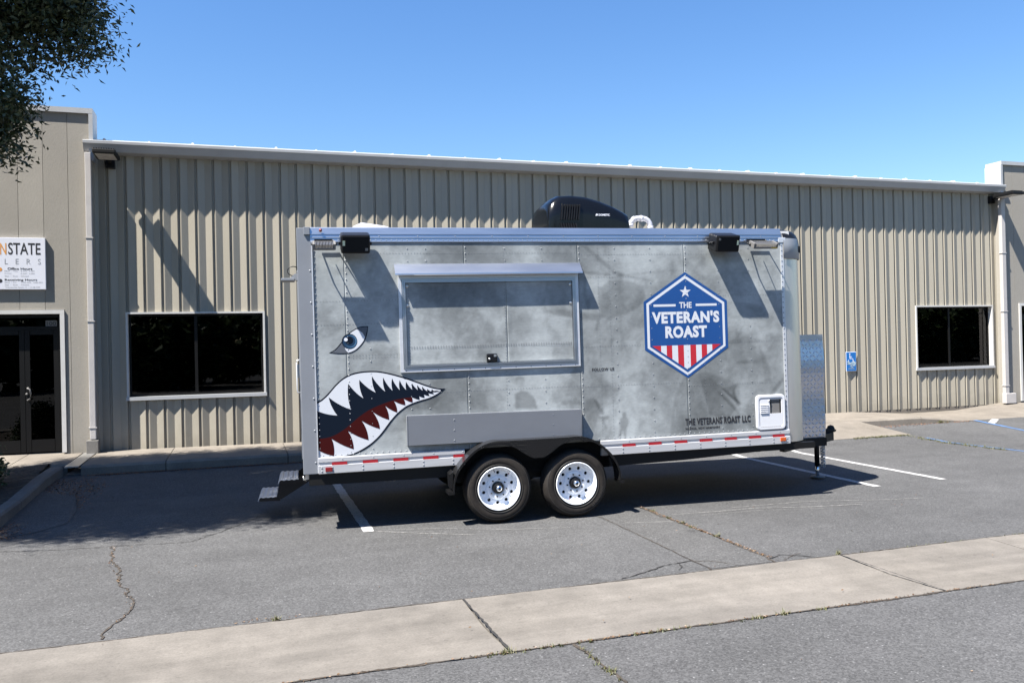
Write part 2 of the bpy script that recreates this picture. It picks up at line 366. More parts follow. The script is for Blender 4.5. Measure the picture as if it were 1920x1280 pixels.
# concrete valley gutter in slabs
vg = thing('concrete_gutter', '', '', (0, 5.04, 0)); del vg['label'], vg['category']; kind(vg, 'structure')
joints = [-15.3, -12.25, -9.2, -6.15, -3.1+1.0-.05, 1.40, 4.49, 5.98, 7.55, 10.6, 13.65, 16.7, 19.75]
for a, c in zip(joints[:-1], joints[1:]):
    vs = []; fs = []; N = 10; nx = max(2, int((c-a)/.06))
    for j in range(N+1):
        t = j/N; yy = 4.515+t*1.045
        for i in range(nx+1):
            x = a+.006+(c-a-.012)*i/nx
            ye = yy+(rnd.uniform(-.006, .006) if j in (0, N) else 0)
            vs.append((x, ye, .004-.022*(1-abs(2*t-1))+.0015*math.sin(x*3+yy*5)))
    n = nx+1
    for j in range(N):
        for i in range(nx): fs.append((j*n+i, j*n+i+1, (j+1)*n+i+1, (j+1)*n+i))
    # skirt
    ring = [i for i in range(n)]+[j*n+n-1 for j in range(1, N+1)]+[N*n+i for i in range(n-2, -1, -1)]+[j*n for j in range(N-1, 0, -1)]
    o = len(vs); vs += [(vs[i][0], vs[i][1], -.12) for i in ring]
    for k in range(len(ring)):
        q = (k+1) % len(ring); fs.append((ring[k], o+k, o+q, ring[q]))
    mb = MB(); mb.add(vs, fs); put('slab', mb, 'concrete', vg, shift=(0, -5.04, 0))

# painted lines
def line(name, p, q, w, mname):
    p = Vector((*p, 0)); q = Vector((*q, 0)); d = (q-p); L = d.length; d.normalize(); s = Vector((-d.y, d.x, 0))*w/2
    N = max(2, int(L/.08)); b = MB(); vs = []; fs = []
    for i in range(N+1):
        c = p+d*L*i/N
        for sg in (-1, 1):
            e = c+s*sg*(1+rnd.uniform(-.13, .07)); vs.append((e.x, e.y, gz(e.x, e.y)+.004))
        if i: fs.append((2*i-2, 2*i-1, 2*i+1, 2*i))
    b.add(vs, fs); return kind(put(name, b, mname, norm=False), 'structure')
line('parking_line', (1.106, 7.95), (1.085, 12.05), .105, 'line')
line('parking_line', (6.965, 7.96), (6.83, 12.0), .105, 'line')
line('parking_line', (7.995, 8.03), (7.85, 11.2), .105, 'line')
line('parking_line', (10.62, 11.0), (10.85, 9.3), .06, 'blue_line')
line('parking_line', (12.80, 12.1), (12.72, 9.5), .09, 'blue_line')
line('parking_line', (12.80, 11.75), (13.3, 12.1), .12, 'line')
# old asphalt patch between the two straight seams
b = MB(); vs = []; fs = []
for i in range(26):
    y = 5.6+i*.088*1.0
    vs += [(3.345+rnd.uniform(-.006, .006), y, .003), (3.925+rnd.uniform(-.006, .006), y, .003)]
    if i: fs.append((2*i-2, 2*i-1, 2*i+1, 2*i))
b.add(vs, fs); kind(put('asphalt_patch', b, 'asphalt_patch', norm=False), 'structure')
# cracks
def crack(b, pts, w, mi, wob=.012, z=.005):
    P = []
    for (x0, y0), (x1, y1) in zip(pts[:-1], pts[1:]):
        L = math.hypot(x1-x0, y1-y0); n = max(2, int(L/.03))
        for i in range(n):
            t = i/n; P.append((x0+(x1-x0)*t, y0+(y1-y0)*t))
    P.append(pts[-1]); ox = oy = 0; vs = []; fs = []
    for i, (x, y) in enumerate(P):
        ox = ox*.8+rnd.uniform(-wob, wob); oy = oy*.8+rnd.uniform(-wob, wob)
        x += ox; y += oy
        q = P[min(i+1, len(P)-1)]; p = P[max(i-1, 0)]; dx, dy = q[0]-p[0], q[1]-p[1]; L = math.hypot(dx, dy) or 1
        ww = w*rnd.uniform(.25, 1.25)*.5
        vs += [(x-dy/L*ww, y+dx/L*ww, gz(x, y)+z), (x+dy/L*ww, y-dx/L*ww, gz(x, y)+z)]
        if i: fs.append((2*i-2, 2*i-1, 2*i+1, 2*i))
    b.add(vs, fs, mi)
b = MB()
crack(b, [(-1.13, 8.26), (-1.08, 7.83), (-1.05, 7.54), (-.95, 7.12), (-.87, 6.81), (-.78, 6.42), (-.76, 6.23), (-.81, 6.01), (-.82, 5.6)], .016, 0, .02)
crack(b, [(-3.5, 8.9), (-2.06, 8.43), (-1.62, 8.31), (-1.12, 8.28), (-.74, 8.2), (-.47, 8.2), (-.25, 8.46), (0, 8.84), (.2, 9.2)], .011, 1, .012)
crack(b, [(3.93, 8.3), (3.92, 7.25), (3.95, 6.5), (3.92, 6.01), (3.90, 5.58)], .022, 0, .006)
crack(b, [(3.35, 7.7), (3.36, 7.26), (3.35, 6.5), (3.335, 5.85), (3.33, 5.58)], .012, 0, .005)
crack(b, [(2.6, 5.60), (2.75, 5.64), (2.99, 5.77), (3.15, 5.85), (3.34, 5.85)], .014, 1, .01)
crack(b, [(3.2, 5.86), (3.16, 5.72), (3.10, 5.66)], .010, 1, .012); crack(b, [(3.35, 5.85), (3.5, 5.75), (3.56, 5.6)], .010, 0, .012)
crack(b, [(3.91, 5.69), (4.07, 5.77), (4.15, 5.72), (4.22, 5.64), (4.32, 5.58)], .013, 1, .012); crack(b, [(4.0, 5.6), (4.1, 5.68), (4.25, 5.74)], .010, 0, .012)
crack(b, [(1.78, 4.5), (1.79, 4.29), (1.79, 4.19), (1.80, 4.04), (1.81, 3.89), (1.84, 3.5)], .020, 0, .012)
crack(b, [(2.9, 7.1), (2.4, 7.02)], .004, 1)
crack(b, [(1.405, 4.515), (1.40, 5.56)], .020, 1, .002, .0065); crack(b, [(4.49, 4.515), (4.49, 5.56)], .010, 1, .002, .0065)
# dirt lines along both edges of the gutter
crack(b, [(-9, 4.51), (0, 4.51), (8, 4.51), (14, 4.51)], .022, 0, .004, .0045); crack(b, [(-9, 5.567), (3, 5.567), (14, 5.567)], .013, 0, .003, .0045)
kind(put('asphalt_crack', b, ['crack', 'crackdark'], norm=False), 'stuff')
# pale scrape marks from turning wheels
b = MB()
for pts, w in [([(4.05, 7.50), (4.51, 7.46), (5, 7.44), (5.52, 7.28), (6.1, 7.18)], .020), ([(4.77, 7.57), (5.66, 7.54), (6.55, 7.26), (6.9, 7.2)], .016), ([(3.45, 7.35), (3.94, 7.20)], .014),
               ([(1.17, 7.94), (1.59, 7.66), (1.99, 7.43)], .018), ([(1.28, 7.98), (1.87, 7.76), (2.33, 7.52), (2.9, 7.36)], .014), ([(4.3, 7.36), (5.0, 7.33), (5.6, 7.16)], .007), ([(4.6, 7.50), (5.4, 7.42), (6.2, 7.25)], .006)]:
    crack(b, pts, w, 0, .0015, .0035)
kind(put('tyre_scuff', b, 'scuff', norm=False), 'stuff')

# kerbs and pavement ------------------------------------------------------
YW = 13.644          # ridge plane of the corrugated wall
YB = 13.51           # front plane of the two flat blocks
def walk_edge_z(x):
    P = [(-4, .285), (11.55, .285), (12.75, .172), (30, .172)]
    return float(np.interp(x, [p[0] for p in P], [p[1] for p in P]))
def walk_wall_z(x):
    P = [(-5, .335), (-2, .305), (.85, .278), (11.4, .276), (12.7, .188), (13.95, .196), (15.2, .306), (30, .32)]
    return float(np.interp(x, [p[0] for p in P], [p[1] for p in P]))
sw = thing('pavement', '', '', (0, 12.9, 0)); del sw['label'], sw['category']; kind(sw, 'structure')
def walk_slab(a, c, y0=12.10, y1=13.66, kerb=True):
    vs = []; fs = []; nx = max(1, int((c-a)/.2)); N = 5
    a += .005; c -= .005
    for i in range(nx+1):
        x = a+(c-a)*i/nx; ze, zw = walk_edge_z(x), walk_wall_z(x)
        prof = [(y0+.0, .05), (y0+.012, ze-.03), (y0+.045, ze)]+[(y0+.045+(y1-y0-.045)*k/4, ze+(zw-ze)*k/4) for k in range(1, 5)]+[(y1, .05)]
        vs += [(x, p[0], p[1]) for p in prof]
    L = 8
    for i in range(nx):
        for k in range(L-1): fs.append((i*L+k, (i+1)*L+k, (i+1)*L+k+1, i*L+k+1))
    fs += [list(range(L))[::-1], list(range(nx*L, nx*L+L))]
    b = MB(); b.add(vs, fs); put('slab', b, 'walk', sw, shift=(0, -12.9, 0))
xs = [-2.03, -1.0, .58, 2.17, 3.75, 5.35, 6.9, 8.45, 10.0, 11.6, 12.74, 13.95, 15.3, 16.9, 18.5, 20.1, 21.7, 23.3, 24.9, 26.5]
for a, c in zip(xs[:-1], xs[1:]): walk_slab(a, c)
for a, c in ((-9.2, -7.6), (-7.6, -6.0), (-6.0, -4.4), (-4.4, -2.95), (-2.95, -2.23)): walk_slab(a, c, 12.42, 13.62)
# trench drain across the pavement: two cheeks and a steel cover
b = MB(); b.box((-2.222, 12.22, .05), (-2.04, 13.62, .17)); put('drain_channel', b, 'kerb', sw, shift=(0, -12.9, 0))
b = MB(); b.prism([(12.10, .272), (12.10, .287), (13.56, .306), (13.56, .291)], -2.215, -2.045, 'x'); put('drain_cover', b, 'steel', sw, shift=(0, -12.9, 0))
# built-up kerb ramp on the right
b = MB()
b.add([(8.2, 11.28, .098), (10.58, 11.28, .098), (10.14, 12.10, .288), (8.55, 12.10, .288), (8.2, 11.28, 0), (10.58, 11.28, 0), (10.14, 12.10, 0), (8.55, 12.1, 0)],
      [(0, 1, 2, 3), (4, 5, 1, 0), (5, 6, 2, 1), (7, 4, 0, 3)])
put('kerb_ramp', b, 'walk', sw, shift=(0, -12.9, 0))
# planter kerb at the left, running towards the road
pk = thing('planter_kerb', '', '', (-2.4, 10.5, 0)); del pk['label'], pk['category']; kind(pk, 'structure')
def kerb_run(pts, w=.15):
    b = MB(); vs = []; fs = []
    for i, (x, y) in enumerate(pts):
        p = pts[max(i-1, 0)]; q = pts[min(i+1, len(pts)-1)]; d = Vector((q[0]-p[0], q[1]-p[1], 0)).normalized(); s = Vector((-d.y, d.x, 0))
        z = gz(x, y)+.125
        c = Vector((x, y, 0))
        for off, zz in ((0, 0), (.008, z-.02), (.03, z), (w, z), (w, 0)):
            e = c-s*off; vs.append((e.x, e.y, zz))
    for i in range(len(pts)-1):
        for k in range(4): fs.append((i*5+k, (i+1)*5+k, (i+1)*5+k+1, i*5+k+1))
    fs += [list(range(5)), list(range((len(pts)-1)*5, len(pts)*5))[::-1]]
    b.add(vs, fs); put('kerb_stone', b, 'kerb', pk, shift=(2.4, -10.5, 0))
kerb_run([(-2.225, 12.12), (-2.26, 11.9), (-2.30, 11.5), (-2.315, 11.0), (-2.32, 10.4)]); kerb_run([(-2.32, 10.39), (-2.33, 9.5), (-2.36, 8.6), (-2.45, 7.8)]); kerb_run([(-2.452, 7.79), (-2.65, 7.2), (-3.1, 6.7), (-3.8, 6.5), (-5.6, 6.5)])
b = MB(); vs = []; fs = []
nx, ny = 50, 90
for j in range(ny+1):
    for i in range(nx+1):
        x = -7.5+(5.06+0)*i/nx; y = 6.68+5.80*j/ny
        lim = -2.43 if y > 8 else -2.43-(8-y)*.9
        x = min(x, lim)
        vs.append((x, y, gz(x, y)+.08+.04*rnd.random()+.03*math.sin(x*2)*math.sin(y*1.7)))
n = nx+1
for j in range(ny):
    for i in range(nx): fs.append((j*n+i, j*n+i+1, (j+1)*n+i+1, (j+1)*n+i))
b.add(vs, fs); kind(put('planter_soil', b, 'soil', norm=False), 'structure')
# worn concrete apron at the foot of the planter kerb
b = MB(); A = [(-2.33, 12.05), (-1.95, 11.6), (-1.9, 11.0), (-1.75, 10.2), (-1.72, 9.5), (-1.95, 9.15), (-2.36, 8.95)]
b.add([(x, y, gz(x, y)+.004) for x, y in A]+[(-2.36, y, gz(0, y)+.004) for y in (9.6, 10.6, 11.4)], [list(range(10))])
kind(put('gutter_apron', b, 'asphalt_patch', norm=False), 'structure')

# ================================================================== BUILDINGS
RIB = .2475; RIB0 = -1.583     # a ridge of the siding
RPROF = [(0, 0), (.004, 0), (.096, .025), (.188, 0), (.192, 0), (.205, .034), (.225, .034), (.238, 0), (.2475, 0)]
bd = thing('metal_building', 'long low building of beige ribbed metal siding with a white eave gutter, behind the trailer', 'building', (6.5, YW, .28))
BS = (-6.5, -YW, -.28)
WINS = [(-1.64, .345, 1.035, 2.345), (12.965, 14.975, 1.045, 2.352)]
def siding(xa, xb, z0, z1):
    # profile clipped to xa..xb
    k0 = math.floor((xa-RIB0)/RIB); pts = []
    for k in (k0, k0+1, k0+2):
        for dx, dy in RPROF[:-1]: pts.append((RIB0+k*RIB+dx, dy))
    X = [p[0] for p in pts]; Y = [p[1] for p in pts]
    inner = [(x, y) for x, y in pts if xa+1e-4 < x < xb-1e-4]
    P = [(xa, float(np.interp(xa, X, Y)))]+inner+[(xb, float(np.interp(xb, X, Y)))]
    b = MB(); vs = []
    for x, y in P: vs += [(x, YW+y, z0), (x, YW+y, z1)]
    fs = [(2*i, 2*i+2, 2*i+3, 2*i+1) for i in range(len(P)-1)]
    # returns at the two edges, so the sheet has a lip
    n = len(vs); vs += [(P[0][0], YW+.03, z0), (P[0][0], YW+.03, z1), (P[-1][0], YW+.03, z0), (P[-1][0], YW+.03, z1)]
    fs += [(n, 0, 1, n+1), (2*len(P)-2, n+2, n+3, 2*len(P)-1)]
    b.add(vs, fs); put('wall_panel', b, 'siding', bd, BS, norm=False)
x = -2.03; k = math.floor((x-RIB0)/RIB)
edges = [-2.03]+[RIB0+i*RIB+.2425 for i in range(-3, 70) if -2.0 < RIB0+i*RIB+.2425 < 15.05]+[15.13]
ZT = 4.80
for a, c in zip(edges[:-1], edges[1:]):
    cuts = [(a, c, None)]
    for w in WINS:
        new = []
        for (p, q, t) in cuts:
            if t or q <= w[0]+.002 or p >= w[1]-.002: new.append((p, q, t)); continue
            if p < w[0]: new.append((p, w[0], None)); p = w[0]
            e = min(q, w[1]); new.append((p, e, w))
            if q > w[1]: new.append((w[1], q, None))
        cuts = new
    for p, q, t in cuts:
        if q-p < .004: continue
        if t: siding(p, q, .275, t[2]); siding(p, q, t[3], ZT)
        else: siding(p, q, .275, ZT)
b = MB(); b.box((-2.02, YW+.012, .03), (15.12, YW+.2, .272)); put('foundation', b, 'walk', bd, BS)
# body behind the siding (with window holes): piers and bands
b = MB(); y0, y1 = YW+.04, YW+.14
xsn = [-2.02, WINS[0][0], WINS[0][1], WINS[1][0], WINS[1][1], 15.12]
for i in (0, 2, 4): b.box((xsn[i], y0, .28), (xsn[i+1], y1, ZT))
for w in WINS: b.box((w[0], y0, .28), (w[1], y1, w[2]-.002)); b.box((w[0], y0, w[3]+.002), (w[1], y1, ZT))
b.box((-2.02, YW+8, .28), (15.12, YW+8.1, ZT)); b.box((-2.02, y1, .28), (-1.92, YW+8, ZT)); b.box((15.02, y1, .28), (15.12, YW+8, ZT))
put('wall_core', b, 'room', bd, BS)
def window(w, mx):
    fr = MB(); x0, x1, z0, z1 = w; t = .028
    for a in ((x0, z1-t, x1, z1), (x0, z0, x0+t, z1-t), (x1-t, z0, x1, z1-t)): fr.box((a[0], YW-.022, a[1]), (a[2], YW+.10, a[3]))
    root = put('window', fr, 'trim', bd, BS)
    b = MB(); b.box((x0-.012, YW-.034, z0-.006), (x1+.012, YW+.10, z0+.046)); put('sill', b, 'gutter', root, BS)
    b = MB(); f = .032; ya, yb = YW+.075, YW+.115; xi0, xi1, zi0, zi1 = x0+t, x1-t, z0+.047, z1-t
    b.box((xi0, ya, zi0), (xi1, yb, zi0+f)); b.box((xi0, ya, zi1-f), (xi1, yb, zi1)); b.box((xi0, ya, zi0+f), (xi0+f, yb, zi1-f)); b.box((xi1-f, ya, zi0+f), (xi1, yb, zi1-f))
    b.box((mx-.022, ya+.004, zi0+f), (mx+.022, yb, zi1-f)); put('sash', b, 'darkframe', root, BS)
    for p, q in ((xi0+f, mx-.022), (mx+.022, xi1-f)):
        b = MB(); b.box((p, YW+.094, zi0+f), (q, YW+.100, zi1-f)); put('pane', b, 'glass', root, BS)
    # dark room behind
    b = MB(); yy = YW+.145
    b.add([(x0-.5, yy, z0-.6), (x1+.5, yy, z0-.6), (x1+.5, yy, z1+.4), (x0-.5, yy, z1+.4), (x0-.5, yy+3, z0-.6), (x1+.5, yy+3, z0-.6), (x1+.5, yy+3, z1+.4), (x0-.5, yy+3, z1+.4)],
          [(4, 5, 6, 7), (0, 4, 7, 3), (5, 1, 2, 6), (0, 1, 5, 4), (3, 7, 6, 2)]); put('room_lining', b, 'room', root, BS, norm=False)
window(WINS[0], -.67); window(WINS[1], 13.90)
# fluorescent tube seen through the left window
# eave gutter and roof
gp = [(YW+.05, 4.895), (YW-.09, 4.868), (YW-.212, 4.842), (YW-.218, 4.836), (YW-.216, 4.797), (YW-.206, 4.790), (YW-.150, 4.694), (YW-.138, 4.688), (YW+.03, 4.676), (YW+.03, 4.70)]
b = MB(); b.prism(gp, -2.14, 15.20, 'x'); put('eave_gutter', b, 'gutter', bd, BS)
b = MB(); b.prism([(YW+.0, 4.900), (YW+8, 5.20), (YW+8, 5.16), (YW+.0, 4.86)], -2.03, 15.13, 'x'); put('roof', b, 'roofm', bd, BS)
rib_me = None
for i in range(28):
    xx = -1.88+i*.612; h = .034 if i % 2 == 0 else .022; w = .030
    b = MB(); b.add([(xx-w, YW-.03, 4.882), (xx+w, YW-.03, 4.882), (xx+.012, YW-.03, 4.882+h), (xx-.012, YW-.03, 4.882+h), (xx-w, YW+8, 5.20), (xx+w, YW+8, 5.20), (xx+.012, YW+8, 5.20+h), (xx-.012, YW+8, 5.2+h)],
                    [(0, 1, 2, 3), (0, 4, 5, 1), (1, 5, 6, 2), (2, 6, 7, 3), (3, 7, 4, 0)]); put('roof_rib', b, 'roofm', bd, BS)

# flat blocks at both ends
def block(name, label, x0, x1, ztop, sgn, door):
    """sgn=-1: block to the left of the long wall"""
    t = thing(name, label, 'building', ((x0+x1)/2, YB, .3)); S = (-(x0+x1)/2, -YB, -.3)
    dx0, dx1, dz = door
    P = .322; n = int((x1-x0)/P)+1
    for i in range(n):
        a = x1-.325-(i-1)*P-P if sgn < 0 else x0+i*P
        a, c = (max(a, x0), min(a+P, x1))
        if c-a < .02: continue
        segs = [(a, c, .30, ztop-.06)]
        if c > dx0-.06 and a < dx1+.06:
            segs = [(a, c, dz+.06, ztop-.06)]
            if a < dx0-.06: segs.append((a, dx0-.06, .30, dz+.06))
            if c > dx1+.06: segs.append((dx1+.06, c, .30, dz+.06))
        for p, q, z0, z1 in segs:
            if q-p < .01: continue
            b = MB(); b.box((p+.0025, YB, z0), (q-.0025, YB+.05, z1)); put('stucco_panel', b, 'stucco', t, S)
    b = MB(); e = .012
    b.box((x0+e, YB+.052, .2), (dx0-.055, YB+.30, ztop-.07)); b.box((dx1+.055, YB+.052, .2), (x1-e, YB+.30, ztop-.07)); b.box((dx0-.055, YB+.052, dz+.055), (dx1+.055, YB+.30, ztop-.07))
    xe = x1 if sgn < 0 else x0
    b.box((min(xe, xe+sgn*.012), YB+.004, .2), (max(xe, xe+sgn*.012), YB+8, 4.6))
    xo = x0 if sgn < 0 else x1
    b.box((min(xo, xo-sgn*.012), YB+.31, .2), (max(xo, xo-sgn*.012), YB+8, ztop-.08))
    b.box((x0+.02, YB+3.5, .2), (x1-.02, YB+3.6, ztop-.5)); put('wall_core', b, 'stucco', t, S)
    b = MB(); b.box((x0, YB-.035, ztop-.075), (x1+.02 if sgn < 0 else x1, YB+.36, ztop)); xe2 = x1-.035 if sgn < 0 else x0-.02
    b.box((xe2, YB-.034, 4.55), (xe2+.055, YB+.36, ztop-.076)); put('parapet_cap', b, 'gutter', t, S)
    # door surround
    b = MB(); b.box((dx0-.058, YB-.02, dz), (dx1+.058, YB+.12, dz+.056)); b.box((dx1, YB-.02, .33), (dx1+.058, YB+.12, dz-.001)); b.box((dx0-.058, YB-.02, .33), (dx0, YB+.12, dz-.001)); put('door_frame', b, 'trim', t, S)
    b = MB(); b.add([(dx0-.3, YB+.31, .3), (dx1+.3, YB+.31, .3), (dx1+.3, YB+.31, 2.7), (dx0-.3, YB+.31, 2.7), (dx0-.3, YB+3, .3), (dx1+.3, YB+3, .3), (dx1+.3, YB+3, 2.7), (dx0-.3, YB+3, 2.7)],
                    [(4, 5, 6, 7), (0, 4, 7, 3), (5, 1, 2, 6), (0, 1, 5, 4), (3, 7, 6, 2)]); put('room_lining', b, 'room', t, S, norm=False)
    return t, S
lb, LS = block('stucco_building', 'flat panelled beige block with dark glass doors behind the white sign board', -9.2, -2.03, 5.31, -1, (-4.1, -2.49, 2.325))
rb, RS = block('stucco_building', 'beige flat fronted block with white capped parapet, right end of the ribbed building', 15.13, 26.0, 5.345, 1, (15.60, 17.4, 2.325))
def glass_door(t, S, x0, x1, zt, ph, handle_side):
    y = YB+.10
    b = MB()
    for a in ((x0, .335, x0+.045, zt), (x1-.045, .335, x1, zt), (x0+.045, zt-.05, x1-.045, zt), (x0+.045, 2.10, x1-.045, 2.15)): b.box((a[0], y, a[1]), (a[2], y+.06, a[3]))
    root = put('door', b, 'darkframe', t, S)
    mid = ph; segs = [(x0+.045, mid), (mid, x1-.045)]
    for p, q in segs:
        b = MB()
        for a in ((p, .34, p+.07, 2.098), (q-.07, .34, q, 2.098), (p+.07, .34, q-.07, .52), (p+.07, 2.03, q-.07, 2.098)): b.box((a[0]+.003, y+.006, a[1]), (a[2]-.003, y+.05, a[3]))
        put('leaf', b, 'darkframe', root, S)
        b = MB(); b.box((p+.07, y+.02, .52), (q-.07, y+.026, 2.03)); b.box((p, y+.02, 2.15), (q, y+.026, zt-.05)); put('pane', b, 'glass', root, S)
    hx = mid+.05
    b = MB(); b.tube([(hx-.01, y+.01, 1.27), (hx-.01, y-.05, 1.265), (hx+.02, y-.055, 1.25), (hx+.035, y-.055, 1.18), (hx+.02, y-.055, 1.11), (hx-.01, y-.05, 1.095), (hx-.01, y+.01, 1.09)], .011, 8)
    b.lathe([(.0, -.012), (.016, -.012), (.016, 0)], 12, c=(hx-.03, y+.006, 1.18)); put('handle', b, 'mesh_grey', root, S)
    return root
d1 = glass_door(lb, LS, -4.1, -2.49, 2.325, -2.975, 1); d2 = glass_door(rb, RS, 15.60, 17.4, 2.325, 16.5, 1)
b = MB(); vs, fs = text_mesh('100', -2.685, -2.565, 2.160, 2.220, YB+.112, .012); b.add(vs, fs)
b2 = MB(); b2.box((-2.70, YB+.113, 2.145), (-2.552, YB+.119, 2.235)); put('number_plate', b2, 'mesh_grey', lb, LS); put('number', b, 'ink_black', lb, LS, norm=False)
# downspouts
def downspout(t, S, x0, x1, yf, ztop, boots):
    b = MB(); b.box((x0, yf-.085, .50), (x1, yf-.003, ztop), bev=.008); root = put('downspout', b, 'spout', t, S)
    for z in (3.42, 2.21, .67):
        q = MB(); q.box((x0-.012, yf-.092, z-.008), (x1+.012, yf-.002, z+.008)); put('strap', q, 'spout', root, S)
    q = MB(); q.box(boots[0], boots[1], bev=.01); put('boot', q, 'kerb' if boots[2] else 'spout', root, S)
downspout(lb, LS, -2.118, -2.036, YB, 4.66, ((-2.162, YB-.13, .285), (-2.000, YB+.03, .49), 1))
downspout(rb, RS, 15.045, 15.145, YB-.0, 4.66, ((15.03, YB-.11, .30), (15.30, YB-.002, .51), 0))

# floodlights on the wall under the gutter ends
def wall_flood(x, label):
    t = thing('area_light', label, 'lamp', (x, YW, 4.55), 'wall floodlights under the eave')
    b = MB(); b.box((-.06, -.07, -.075), (.06, .03, .075), bev=.006); put('mount', b, 'black', t)
    b = MB(); b.tube([(0, -.06, 0), (0, -.22, .02)], .028, 10); put('arm', b, 'blackmetal', t)
    b = MB(); b.box((-.15, -.69, .005), (.15, -.20, .065), bev=.012)
    for i in range(9): b.box((-.135+i*.032, -.66, .066), (-.125+i*.032, -.24, .085))
    h = put('lamp_head', b, 'blackmetal', t)
    for i in range(3):
        b = MB(); b.box((-.12, -.655+i*.135, -.001), (.12, -.535+i*.135, .004)); put('lens', b, 'lamp_glass', h)
wall_flood(-1.80, 'dark flat floodlight on the wall beside the left downspout, under the gutter end')
wall_flood(14.99, 'dark flat floodlight on the wall beside the right downspout, under the gutter end')

# left sign board
t = thing('sign_board', 'white office hours sign with orange and dark lettering above the glass doors', 'sign', (-3.6, YB, 2.67)); S = (3.6, -YB, -2.67)
b = MB(); b.box((-4.5, YB-.045, 2.672), (-2.655, YB-.002, 3.408), bev=.004); put('board', b, 'sign_white', t, S)
yt = YB-.0465
def txt(mn, s_, *a, **k):
    vs, fs = text_mesh(s_, *a, **k); b = MB(); b.add(vs, fs); put('lettering', b, mn, t, S, norm=False)
txt('ink_black', 'STATE', -3.124, -2.715, 3.166, 3.335, yt, bold=.012); txt('orange', 'N', -3.225, -3.144, 3.166, 3.328, yt, bold=.012)
txt('ink_soft', 'L E R S', -3.168, -2.714, 3.030, 3.108, yt, bold=-.008, spacing=1.6)
txt('ink_black', 'Office Hours', -3.135, -2.825, 2.950, 2.984, yt, bold=.015); txt('ink_black', 'Receiving Hours', -3.172, -2.765, 2.786, 2.825, yt, bold=.015)
rows = [('Mon – Thu', -3.172, -3.01, 2.926, '8 AM - 5 PM', -2.97, -2.80), ('Friday', -3.172, -3.085, 2.890, '8 AM - 4 PM', -2.97, -2.80), ('Sat – Sun', -3.172, -3.01, 2.854, 'Closed', -2.97, -2.875),
        ('Mon – Fri', -3.172, -3.03, 2.764, '7:30 AM - 3:00 PM', -2.97, -2.70), ('Sat – Sun', -3.172, -3.01, 2.730, 'Closed', -2.97, -2.875)]
for s1, a, c, z, s2, d, e in rows:
    txt('ink_soft', s1, a, c, z, z+.017, yt); txt('ink_soft', s2, d, e, z, z+.017, yt)
txt('ink_soft', '*Closed for lunch 11 - 11:30 AM', -3.172, -2.735, 2.696, 2.714, yt)
for mn, z in (('orange', 2.956), ('ink_black', 2.795)):
    b = MB(); b.lathe([(0, 0), (.027, 0)], 16, c=(-3.228, yt, z)); put('emblem', b, mn, t, S, norm=False)

# accessible parking sign on the ribbed wall
t = thing('parking_sign', 'small blue wheelchair parking sign with peeled print on the ribbed wall', 'sign', (11.357, YW-.02, 1.07)); S = (-11.357, -YW+.02, -1.07)
b = MB(); b.box((11.235, YW-.022, 1.075), (11.48, YW-.016, 1.456), bev=.002); put('plate', b, 'sign_edge', t, S)
b = MB(); b.box((11.245, YW-.0245, 1.085), (11.470, YW-.0225, 1.446)); put('face', b, 'sign_blue', t, S)
b = MB(); yy = YW-.0255
b.lathe([(0, 0), (.014, 0)], 12, c=(11.325, yy, 1.415))
b.prism([(11.316, 1.395), (11.334, 1.395), (11.338, 1.330), (11.390, 1.330), (11.390, 1.318), (11.322, 1.318)], yy, yy+.001)
b.prism([(11.335, 1.365), (11.375, 1.365), (11.375, 1.354), (11.335, 1.354)], yy, yy+.001); b.prism([(11.385, 1.325), (11.398, 1.325), (11.420, 1.262), (11.445, 1.268), (11.447, 1.256), (11.410, 1.247)], yy, yy+.001)
for i in range(20):
    a0, a1 = R(150+i*11), R(150+(i+1)*11); c = (11.345, 1.275)
    b.prism([(c[0]+r*math.cos(a), c[1]+r*math.sin(a)) for r, a in ((.058, a0), (.058, a1), (.047, a1), (.047, a0))], yy, yy+.001)
put('symbol', b, 'sign_edge', t, S)
b = MB(); rr = random.Random(3)
for (cx, cz, w, h) in [(11.29, 1.26, .04, .018), (11.33, 1.235, .06, .014), (11.40, 1.25, .05, .02), (11.44, 1.225, .03, .03), (11.30, 1.215, .05, .012), (11.38, 1.205, .06, .012), (11.35, 1.18, .04, .010), (11.42, 1.185, .04, .014), (11.37, 1.155, .035, .008)]:
    n = 9; b.poly([(cx+w*rr.uniform(.6, 1.15)*math.cos(2*math.pi*i/n), cz+h*rr.uniform(.5, 1.3)*math.sin(2*math.pi*i/n)) for i in range(n)], yy-.0006-.0001*len(b.f))
for z in (1.115, 1.127, 1.142): b.box((11.29, yy-.0004, z-.002), (11.44-rr.uniform(0, .03), yy, z+.002))
put('peeled_print', b, 'peel', t, S)
# turned brass-topped stems standing inside the right window
LBL = ['slim brass topped stem inside the right window, leftmost and alone near the left pane edge', 'slim brass topped stem inside the right window, just left of the middle bar',
       'slim brass topped stem inside the right window, first right of the middle bar', 'tallest brass topped stem inside the right window, second right of the middle bar', 'slim brass topped stem inside the right window, nearest the right frame']
for (xx, h), l in zip([(13.48, .19), (13.83, .22), (14.21, .19), (14.50, .25), (14.64, .22)], LBL):
    b = MB(); b.lathe([(.03, 0), (.032, .01), (.012, .02), (.010, h*.6), (.016, h*.68), (.028, h*.78), (.030, h), (.0, h)], 12, axis='z')
    o = put('candle_holder', b, 'brass'); o.location = (xx, YW+.26, 1.10); tag(o, l, 'ornament', 'brass stems inside the right window')

